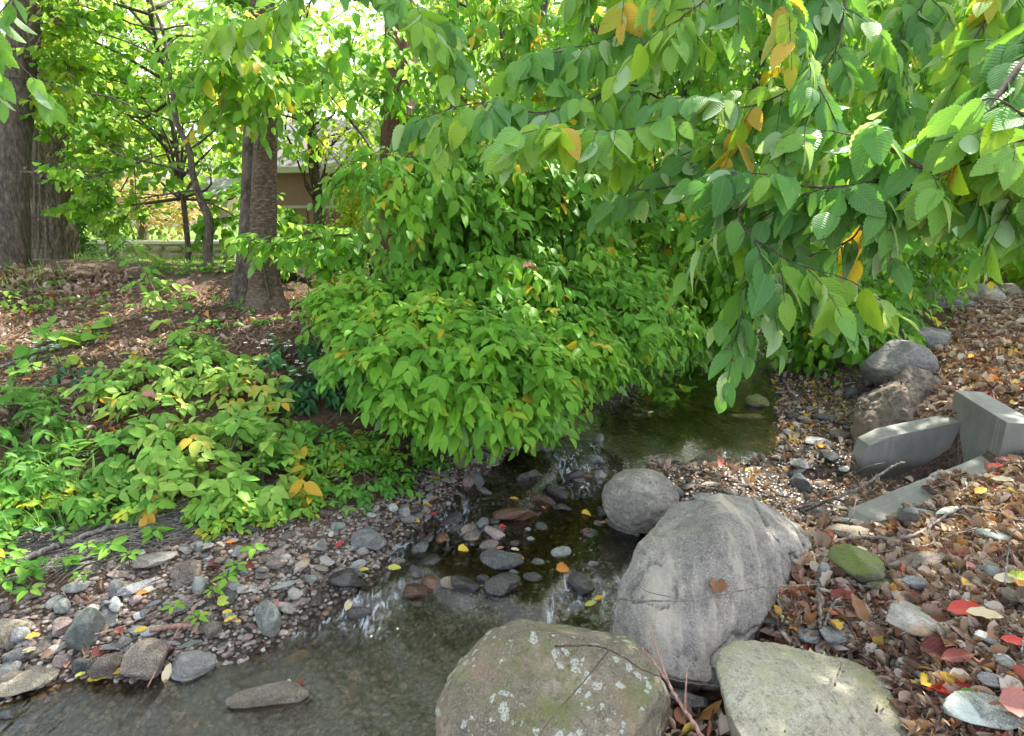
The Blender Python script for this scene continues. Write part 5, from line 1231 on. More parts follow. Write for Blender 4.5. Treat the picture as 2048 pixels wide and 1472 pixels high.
near_branch([(1900,-150,2.6),(1850,0,2.6),(1800,60,2.6),(1780,150,2.6),(1820,230,2.6)], .006, 0.121, start=(1.9, 1.6, 3.6), rb=(.1, .8))
near_branch([(2100,-150,2.3),(2010,-20,2.3),(1960,60,2.3),(1930,120,2.3),(1950,180,2.3)], .006, 0.121, start=(3.2, 1.4, 3.4), rb=(.3, .95))
near_branch([(1740,440,2.0),(1700,480,2.0),(1640,500,2.05),(1600,480,2.1)], .005, 0.123, start=at(1850, 432, 1.8), rb=(.0, .5))
near_branch([(1250,-150,2.5),(1260,-10,2.5),(1230,70,2.5),(1150,95,2.5),(1080,110,2.5)], .005, 0.130, start=(1.9, 1.6, 3.6), rb=(.1, .7))
near_branch([(1330,200,2.5),(1260,170,2.5),(1160,205,2.45),(1075,225,2.4),(1000,205,2.4),(920,212,2.4),(850,235,2.4)], .006, 0.116, start=at(1480, 215, 2.1), rb=(.05, .75), dens=.9)
near_branch([(1300,250,2.2),(1240,260,2.15),(1170,262,2.1),(1100,258,2.05)], .005, 0.130, start=at(1420, 210, 2.1), rb=(.5, .85), dens=1.0)
near_branch([(1280,380,2.4),(1330,330,2.4),(1400,300,2.3),(1460,330,2.1)], .005, 0.116, start=at(1500, 345, 1.95), rb=(.1, .6), dens=.8)
near_branch([(600,-200,3.4),(620,-60,3.4),(560,10,3.4),(480,40,3.4)], .006, 0.132, start=(1.9, 1.6, 3.9), rb=(.5, .85), dens=.6)
near_branch([(60,-200,2.9),(-20,60,2.9),(20,110,2.9),(60,150,2.9)], .005, 0.132, start=(-3.2, 2.0, 3.4), rb=(.1, .6), dens=.2)
near_branch([(760,-150,3.0),(800,-30,3.0),(860,40,3.0),(900,90,3.0)], .005, 0.132, start=(1.9, 1.6, 3.9), rb=(.2, .7), dens=.8)

# ------------------------------------------------------------------ left bank plants
def sprig_plant(path, label, leafsz, n, mat='shrub', name='shrub', rb=(.1, .8), cat='shrub', spread=.35, L=.2, tm=T_MID, K=6, yel=.03):
    pts = [];
    for (px, py, h) in path:
        q, d = ground(px, py+h*.0); pts.append(q+np.array([0, 0, h]))
    base = pts[0]-np.array([0, 0, path[0][2]]); T = empty(name, base, label, cat); q = smooth_path(pts, 10*len(pts)); tb = Bag(); lb = Bag()
    tube(tb, q, np.linspace(.006, .002, len(q)), 5)
    idx = rng.integers(0, len(q)-1, n); o = q[idx]+rng.normal(0, .03, (n, 3)); o[:, 2] = np.maximum(o[:, 2], hgt(o[:, 0], o[:, 1], False)+.05)
    dr = norm(q[np.minimum(idx+1, len(q)-1)]-q[idx])*.5+rng.normal(0, 1, (n, 3))*np.array([1, 1, .3])*.9+UP*.1
    sprays(lb, tm, o, dr, L*rng.uniform(.6, 1.2, n), K, leafsz, .35, .4, .9, rnd=np.where(rng.random(n) < yel, 1, rng.uniform(rb[0], rb[1], n)), twig=tb, twr=.0012, face=np.array([0, -.45, .2]))
    tb.build('stem', BK['twig'], T); lb.build('foliage', G[mat], T)
sprig_plant([(225,560,.22),(265,540,.28),(290,575,.18),(330,640,.14),(360,690,.10),(395,700,.08)], 'leaning green sapling shoot with oval leaves on the bare bank', .105, 26, 'shrub')
def patch_plant(lumps, base, label, leafsz, mat, name='shrub', cat='shrub', rb=(.1, .85), droop=.5, K=6, L=.17, yel=.02, tm=T_MID, flat=1.0):
    b = ground(*base)[0]; T = empty(name, b, label, cat); lb = Bag(); tb = Bag()
    for (x, y, rx, ry, hgt_, n) in lumps:
        q, d = ground(x, y+ry*.5); s = d/FPX
        u = norm(rng.normal(0, 1, (n, 3))); u[:, 2] = np.abs(u[:, 2]); R = np.array([rx*s, ry*s*1.5, hgt_])
        o = q+u*R*(1-.5*rng.random(n)**1.3)[:, None]; g_ = hgt(o[:, 0], o[:, 1], False); o[:, 2] = np.maximum(o[:, 2], g_+.04)+(g_-q[2])*.5
        o[:, 2] = np.maximum(o[:, 2], g_+.03)
        r = rb[0]+(rb[1]-rb[0])*np.clip(.5+fbm(o*4, 2, 3)*1.0+rng.normal(0, .18, n), 0, 1); r = np.where(rng.random(n) < yel, 1, r)
        sprays(lb, tm, o, u*np.array([1, 1, .35])+rng.normal(0, .4, (n, 3)), L*rng.uniform(.6, 1.2, n), K, leafsz*rng.uniform(.8, 1.15, n), droop, .4, flat, rnd=r, face=u*.2+np.array([0, -.35, 0]))
        for i in range(0, n, 5):
            p0 = q+rng.normal(0, .02, 3); p0[2] = float(hgt(p0[0], p0[1], False)); pth = smooth_path([p0, (p0+o[i])/2+UP*.05, o[i]], 6); tube(tb, pth, np.linspace(.005, .0015, len(pth)), 4)
    tb.build('stems', BK['twig'], T); lb.build('foliage', G[mat], T); return T
patch_plant([(250,775,70,32,.16,22),(340,745,80,40,.2,34),(430,740,80,45,.22,40),(510,790,70,45,.2,34),(300,830,70,30,.16,20)], (370,800), 'yellowish green low shrub with oval leaves, upper part of the bank', .092, 'shrub', rb=(.3, .97))
patch_plant([(270,900,75,40,.2,34),(370,900,90,50,.24,48),(460,900,80,50,.24,44),(520,950,65,55,.22,40),(400,980,90,40,.18,36),(320,970,50,40,.16,18),(540,860,60,40,.18,24)], (420,960), 'broad dusty green shrub with oval leaves just above the gravel', .092, 'shrub', rb=(.05, .8))
patch_plant([(590,700,60,30,.16,22),(640,770,60,40,.2,30),(690,740,50,40,.2,24),(610,790,50,25,.15,16)], (640,780), 'dark green aster plant between the low shrub and the big bush', .09, 'dark', 'flowering_plant', 'plant', rb=(.2, .9), tm=T_MIDN)
patch_plant([(640,880,50,45,.16,30),(700,900,60,45,.15,34),(740,950,50,35,.12,22),(790,900,60,30,.14,22),(680,960,40,25,.1,14)], (700,950), 'bright small leaved herbs right of the broad shrub', .055, 'herb', 'herb_clump', 'plant', L=.12)
patch_plant([(30,820,60,40,.2,30),(60,880,70,45,.2,40),(40,960,70,45,.2,40),(130,930,60,40,.16,26),(120,1000,70,30,.14,26),(220,1010,60,24,.12,18),(20,1040,40,24,.12,12)], (60,960), 'deeply cut green herbs crowding the left picture edge', .085, 'herb', 'herb_clump', 'plant', rb=(.0, .6), L=.15, tm=T_MIDN)
patch_plant([(130,700,50,30,.14,12),(160,670,30,20,.14,6),(110,690,25,20,.1,6)], (130,700), 'bright heart leaved vine on the bare bank', .10, 'herb', 'vine', 'plant', rb=(.5, .9), tm=T_HEART, K=4, droop=.3)
patch_plant([(30,600,40,25,.12,10),(90,560,40,15,.1,8),(70,610,30,15,.08,6)], (50,600), 'small green weeds at the foot of the dark tree', .06, 'herb', 'weed', 'plant', K=4)
patch_plant([(330,790,16,10,.08,0+3)], (340,795), 'tiny weed below the low shrub', .05, 'herb', 'weed', 'plant')
patch_plant([(200,745,50,20,.14,12)], (160,750), 'dark leaved aster plant on the bare bank at the left', .085, 'dark', 'flowering_plant', 'plant', tm=T_MIDN, K=4) if False else patch_plant([(155,735,36,20,.14,10)], (155,750), 'dark leaved aster plant on the bare bank at the left', .085, 'dark', 'flowering_plant', 'plant', tm=T_MIDN, K=4)
patch_plant([(625,925,24,20,.14,6),(630,960,22,28,.12,9)], (628,970), 'upright plant with orange and yellow leaves beside the broad shrub', .09, 'yellow', 'plant', 'plant', rb=(.2, 1), K=5, L=.14)
patch_plant([(1330,790,40,20,.2,16),(1300,740,50,30,.2,20)], (1300,780), 'leafy fringe hanging at the back of the pool', .07, 'thick', 'plant', 'plant')

# asters: little white flower heads
def flowers(px, py, n, label, spread=.06, h=.2):
    q, d = ground(px, py+20); T = empty('white_flower_cluster', q, label, 'flower', 'white flower clusters on the bank'); sb = Bag(); fb = Bag()
    for k in range(n):
        e = q+np.array([rng.normal(0, spread), rng.normal(0, spread)-.03, h+rng.normal(0, .03)]); tube(sb, smooth_path([q, (q+e)/2+UP*.03, e], 5), .0015, 4)
        m = 9; a = np.arange(m)/m*6.28; dd = np.stack([np.cos(a), np.sin(a), 0*a+.15], -1)
        leaves(fb, T_LOW, np.repeat(e[None], m, 0), dd, np.repeat(UP[None], m, 0)+rng.normal(0, .2, 3), .017, .5, .5)
    sb.build('stem', BK['twig'], T); fb.build('petals', M_WHITE, T)
M_WHITE = simple_mat('white_petal', (.75, .75, .72), (.85, .85, .8), 20, .6)
flowers(130, 735, 11, 'white aster cluster on the bare bank at the left'); flowers(530, 715, 7, 'white aster cluster at the top right of the low shrub')
flowers(580, 712, 6, 'white aster cluster in the dark aster plant'); flowers(600, 765, 12, 'white aster cluster left of the big bush'); flowers(655, 720, 5, 'white aster cluster nearest the big bush')
flowers(620, 680, 4, 'small white aster cluster below the cherry tree')

# seedlings: little whorls of leaves, each its own plant
def seedling(px, py, label, size, mat='herb', n=5, tiers=1, rr=.6, h=.06, group=None):
    q, d = ground(px, py); T = empty('seedling', q, label, 'seedling', group); sb = Bag(); lb = Bag()
    e = q+np.array([rng.normal(0, .01), -.01, h]); tube(sb, [q-UP*.01, (q+e)/2, e], .0016, 5)
    for k in range(tiers):
        a = rng.uniform(0, 6)+np.arange(n)/n*6.28; dd = np.stack([np.cos(a), np.sin(a), .15-.3*rng.random(n)], -1)
        leaves(lb, T_MID, np.repeat((e-UP*.02*k)[None], n, 0)+dd*.008, dd, UP+rng.normal(0, .25, (n, 3))+np.array([0, -.3, 0]), size*rng.uniform(.7, 1.15, n), np.clip(rr+rng.normal(0, .1, n), 0, 1), .9)
    sb.build('stem', BK['twig'], T); lb.build('leaves', G[mat], T)
for (x, y, s, r, lb_) in [
    (80,625,.07,.6,'yellow green seedling on the bank below the dark tree'),(135,610,.06,.7,'seedling on the bank right of the one below the dark tree'),(330,575,.07,.6,'five leaved seedling right of the leaning shoot'),
    (385,600,.09,.55,'largest five leaved seedling left of the cherry tree'),(480,605,.07,.5,'seedling at the left foot of the cherry tree'),(520,655,.07,.5,'whorled seedling below the cherry tree'),
    (560,650,.05,.7,'small seedling right below the cherry tree'),(430,655,.08,.35,'pair leaved seedling in the middle of the bare bank'),(600,640,.06,.8,'yellowish seedling left of the big bush'),
    (460,620,.04,.5,'tiny seedling on the brown litter left of the cherry'),(610,700,.06,.6,'seedling above the dark aster plant'),(210,680,.06,.4,'seedling under the leaning shoot'),
    (225,1110,.075,.6,'large bright seedling on the dry stems above the gravel'),(180,1110,.06,.6,'bright seedling left of the large one above the gravel'),(310,1080,.07,.55,'bright seedling touching the cream stone'),
    (510,1115,.06,.75,'lime seedling in the gravel below the weeds'),(480,1150,.05,.7,'lime seedling beside the rosy stone'),(460,1175,.06,.65,'star shaped seedling beside the flat whitish stone'),
    (435,1200,.05,.7,'small seedling on the gravel below the star shaped one'),(352,1232,.05,.7,'tiny seedling in the middle of the gravel'),(405,1255,.055,.75,'seedling at the end of the driftwood slat'),
    (60,1200,.06,.6,'seedling beside the tan pink stone'),(30,1110,.06,.6,'seedling among the dry stems at the left edge'),(130,1090,.05,.7,'seedling below the round leaved plant'),
    (260,1130,.05,.6,'seedling between cream stone and purple grey stone'),(600,1020,.05,.5,'seedling on the mud below the broad shrub'),(655,1025,.05,.55,'seedling on the mud right of the broad shrub'),
    (700,1035,.045,.6,'seedling nearest the block shaped stone'),(840,940,.05,.6,'seedling on the mud under the big bush'),(870,975,.045,.6,'small seedling at the edge of the middle shore'),(760,980,.06,.6,'seedling below the bright small leaved herbs'),
    (170,1170,.05,.65,'small seedling on the grey stone by the weeds'),(555,1060,.05,.7,'seedling with thin leaves near the flat brown stone')]:
    seedling(x, y, lb_, s, 'herb', 5, 2 if s > .065 else 1, r, group='seedlings on the left bank')
# creeping small leaved weeds above the gravel (uncountable cover)
def cover(name, poly, n, sz, mat, label, cat, rb=(.2, .9), tm=T_MID, h=(.02, .10), K=4, L=.07, dens=None):
    P = world_scatter(n, poly, dens); n = len(P); lb = Bag(); P = P+UP*rng.uniform(h[0], h[1], (n, 1))
    r = rb[0]+(rb[1]-rb[0])*np.clip(.5+fbm(P*5, 2, 4)+rng.normal(0, .2, n), 0, 1)
    sprays(lb, tm, P, rng.normal(0, 1, (n, 3))*np.array([1, 1, .2]), L, K, sz*rng.uniform(.6, 1.3, n), .15, .2, 1, rnd=r, face=np.array([0, -.3, 0]))
    o = lb.build(name, G[mat]); props(o, label, cat, None, 'stuff')
patchy = lambda P: fbm(P*3.5, 2, 21) > -.05
cover('ground_cover', [(-260,1230),(-260,960),(200,1000),(330,1020),(520,1000),(620,1010),(640,1030),(520,1060),(400,1085),(300,1085),(230,1110),(120,1160)], 620, .05, 'herb', 'low creeping weeds above the gravel bank', 'weeds', rb=(.3, .95), dens=patchy)
cover('ground_cover', [(600,960),(700,850),(850,850),(930,900),(880,960),(760,1000),(640,1010)], 220, .045, 'herb', 'low creeping weeds under the edge of the big bush', 'weeds', dens=patchy)
cover('ground_cover', [(-260,980),(-260,560),(200,590),(450,610),(640,620),(700,700),(600,720),(400,700),(200,800)], 120, .05, 'herb', 'scattered little weeds on the bare brown bank', 'weeds', dens=lambda P: fbm(P*3.5, 2, 22) > .15)
cover('ground_cover', [(300,556),(480,560),(480,540),(300,540)], 60, .05, 'herb', 'weeds on the bank crest in front of the lawn', 'weeds')
cover('ground_cover', [(1560,700),(1700,640),(1850,560),(1960,520),(2000,520),(1880,620),(1780,660),(1680,700)], 360, .075, 'thick', 'low leafy growth between the far pool and the path', 'weeds', h=(.05, .35), rb=(.0, .7))

# round dark leaves (galax like) lower left
for (x, y, s, l) in [(118,1033,.11,'largest round dark leaf plant near the left edge'),(70,1070,.10,'round heart shaped dark leaf plant at the left edge'),(112,1070,.09,'round dark leaf plant between the two bigger ones'),(145,1013,.06,'small round dark leaf plant behind the largest')]:
    q, d = ground(x, y+14); T = empty('round_leaf_plant', q, l, 'plant', 'round leaved plants at the left'); lb = Bag(); sb = Bag()
    n = 18; a = np.linspace(.25, 6.28-.25, n); c = q+UP*.07; ring = np.stack([np.sin(a)*s*.5, -np.cos(a)*s*.5*-1, .012*np.cos(a*2)], -1)
    ring = ring@np.array([[1, 0, 0], [0, .85, .5], [0, -.3, .9]]).T if False else rotx(ring, -.45)
    V = np.concatenate([[[0, 0, -.006]], ring*.5-np.array([0, 0, .002]), ring]); F = [(0, i+1, i+2) for i in range(n-1)]+[t_ for i in range(n-1) for t_ in ((i+1, i+1+n, i+2), (i+2, i+1+n, i+2+n))]
    U = np.concatenate([[[.5, .5]], np.tile([[.3, .5]], (n, 1)), np.tile([[.1, .5]], (n, 1))])
    lb.add(V+c, np.array(F), U, rng.uniform(.3, .7)); tube(sb, [q, (q+c)/2, c-UP*.004], .002, 5)
    sb.build('stem', BK['twig'], T); lb.build('leaf', G['dark'], T)

# grass tufts
def grass(poly, n, L, label, dens=None):
    P = world_scatter(n, poly, dens); n = len(P); lb = Bag(); d = norm(rng.normal(0, .5, (n, 3))*np.array([1, 1, 0])+UP*.8)
    leaves(lb, T_GRASS, P, d, rng.normal(0, 1, (n, 3)), L*rng.uniform(.5, 1.3, n), rng.random(n), rng.uniform(.6, 1.4, n))
    o = lb.build('grass', G['grass']); props(o, label, 'grass', None, 'stuff')
grass([(-50,1120),(-50,930),(180,900),(230,1010),(120,1080)], 260, .13, 'thin green grass at the left edge above the gravel')
grass([(0,600),(0,540),(140,545),(140,590)], 250, .12, 'tuft of bright grass at the foot of the left trees')
grass([(150,545),(560,545),(560,455),(150,455)], 9000, .09, 'mown grass of the sunlit lawn behind the bank')

# straw and dead stems on the bank
def straw(name, poly, n, L, r, label, mat='deadwood', ang=None, spreadz=.05, h=.012):
    P = world_scatter(n, poly); tb = Bag()
    for p in P:
        a = rng.normal(ang, .5) if ang is not None else rng.uniform(0, 6.28); l = L*rng.uniform(.4, 1.3)
        d = np.array([math.cos(a), math.sin(a), 0]); m = 4; t = np.linspace(-.5, .5, m)[:, None]; q = p+d*t*l; q[:, 2] = hgt(q[:, 0], q[:, 1])+h*rng.random()+spreadz*.15*rng.random(m); q += rng.normal(0, .006, q.shape)
        tube(tb, q, r*rng.uniform(.6, 1.4), 3)
    o = tb.build(name, BK[mat]); props(o, label, 'dead stems', None, 'stuff')
straw('dead_stems', [(-50,900),(-50,570),(600,590),(720,600),(700,750),(500,760),(200,900)], 4200, .16, .0022, 'dry straw and pine needles on the bare left bank', 'straw')
straw('dead_stems', [(-50,1180),(-50,1080),(200,1050),(400,1000),(600,960),(620,1000),(430,1060),(200,1130)], 700, .34, .0025, 'grey dead vine stems above the gravel', 'deadwood', ang=.45)
straw('dead_stems', [(1600,1080),(1900,960),(2060,900),(2060,1480),(1800,1480),(1700,1300),(1560,1260)], 5200, .13, .0019, 'dry needles and stalks among the dead leaves of the right bank', 'deadwood')

# ------------------------------------------------------------------ litter of dead leaves
def litter(poly, n, sz, label, rb=(0, 1), h=.03, tms=(T_DRY, T_CUP, T_DRY2, T_ROLL), dens=None, wf=.9, mat='litter', power=1.0, tilt=.8):
    P = world_scatter(n, poly, dens); n = len(P); lb = Bag()
    for k, tm in enumerate(tms):
        p = P[k::len(tms)].copy(); m = len(p); onk = (p[:, 0] > 2.2) & (p[:, 0] < 2.78) & (np.abs(p[:, 1]-(2.84+(p[:, 0]-1.78)*.41)) < .10); p[:, 2] = np.where(onk, np.maximum(p[:, 2], .255+(p[:, 0]-1.8)*.147), p[:, 2]); p[:, 2] += h*rng.random(m)
        d = rng.normal(0, 1, (m, 3))*np.array([1, 1, .35]); nr = UP+rng.normal(0, tilt, (m, 3))
        r = rb[0]+(rb[1]-rb[0])*rng.random(m)**power; sz_ = sz*np.clip(np.exp(rng.normal(-.45, .42, m)), .2, 1.35)
        leaves(lb, tm, p, d, nr, sz_, r, wf*rng.uniform(.45, 1.3, m))
    o = lb.build('leaf_litter', G[mat]); props(o, label, 'dead leaves', None, 'stuff')
notconc = lambda P: ~((P[:, 0] > 2.25) & (P[:, 0] < 3.2) & (P[:, 1] > 3.05) & (P[:, 1] < 3.85)) & ~((P[:, 0] > 1.75) & (P[:, 0] < 2.25) & (np.abs(P[:, 1]-(2.8+(P[:, 0]-1.78)*.42)) < .12))
litter([(1620,1090),(1800,1050),(2000,940),(2090,900),(2090,1490),(1700,1490),(1740,1330),(1540,1300),(1520,1220)], 19000, .052, 'brown and red dead leaves covering the near right bank', h=.035, dens=notconc)
litter([(1100,1490),(1180,1380),(1330,1370),(1420,1440),(1480,1490)], 260, .07, 'dead leaves between the two foreground boulders', dens=None)
litter([(1560,1300),(1500,1240),(1580,1060),(1660,1060),(1680,1260)], 700, .065, 'curled dead leaves heaped against the largest boulder', h=.08)
litter([(1640,1100),(1800,1060),(2000,950),(2090,920),(2090,1490),(1880,1490),(1820,1400),(1740,1330),(1620,1240)], 14000, .026, 'broken leaf crumbs over the near right bank', h=.04, dens=notconc, rb=(0, .9))
litter([(1880,790),(1830,750),(1880,700),(1860,660),(1950,620),(2090,560),(2090,830),(1950,790)], 12000, .062, 'carpet of red and brown dead leaves beside the concrete outlet', dens=notconc)
litter([(1900,600),(2010,520),(2120,500),(2120,640),(1900,660)], 14000, .08, 'carpet of dead leaves on the far path', rb=(.15, .95))
litter([(1770,880),(1860,850),(1925,850),(1930,800),(1890,790),(1840,840)], 800, .06, 'dead leaves spilling over the concrete wing wall', h=.07, rb=(0, .85))
litter([(1540,745),(1640,720),(1720,760),(1705,870),(1720,960),(1800,960),(1880,930),(1720,1050),(1660,1080),(1560,1060),(1480,1000),(1290,990),(1300,930),(1480,930),(1560,900)], 2600, .045, 'wet yellow and brown leaves in the right shallows', rb=(0, 1.0), tilt=.25, h=.015)
litter([(1540,745),(1640,720),(1700,760),(1690,900),(1560,900)], 160, .055, 'yellow leaves scattered in the right shallows', mat='yellow', tilt=.2, h=.02)
litter([(-50,860),(-50,560),(300,565),(640,590),(720,600),(700,760),(450,740),(200,880)], 4200, .05, 'brown leaf litter on the bare left bank', rb=(.1, 1), h=.02, tilt=.5)
litter([(-20,600),(0,545),(200,545),(260,560),(160,600)], 1200, .08, 'heap of olive brown leaves at the foot of the left trees', rb=(.1, .6), h=.05)
litter(POLY_GRAVEL, 300, .045, 'dead leaves caught in the left gravel', rb=(0, 1), h=.015, tilt=.3, dens=dry)

# conspicuous fallen leaves, each its own object
def fleaf(px, py, size, col, label, tm=None, surf=None, yaw=None, stand=0.0, group='conspicuous fallen leaves', name='fallen_leaf'):
    if surf is None: q, d = ground(px, py+(22 if px > 1540 and py > 900 else 0)); q = q+UP*(.068 if px > 1540 and py > 900 else .02)
    else: q = at(px, py, surf)
    if surf is None: q[2] = max(q[2], wlev(q[0], q[1])+.008) if q[0] < 1.5 else q[2]
    a = rng.uniform(0, 6.28) if yaw is None else math.radians(yaw)
    dd = np.array([math.cos(a), math.sin(a), stand]); nr = UP+rng.normal(0, .15, 3)+np.array([0, -.35, 0])
    lb = Bag(); dn = norm(dd); leaves(lb, tm or T_DRYF, (q-dn*size*.5)[None], dd[None], nr[None], size, rng.random(), 1.0)
    o = lb.build(name, FL[col], origin=q); props(o, label, 'leaf', group)
T_DRYF = leaf_tmpl(9, .46, .85, 0.02, .25, -.12, .8, .6)
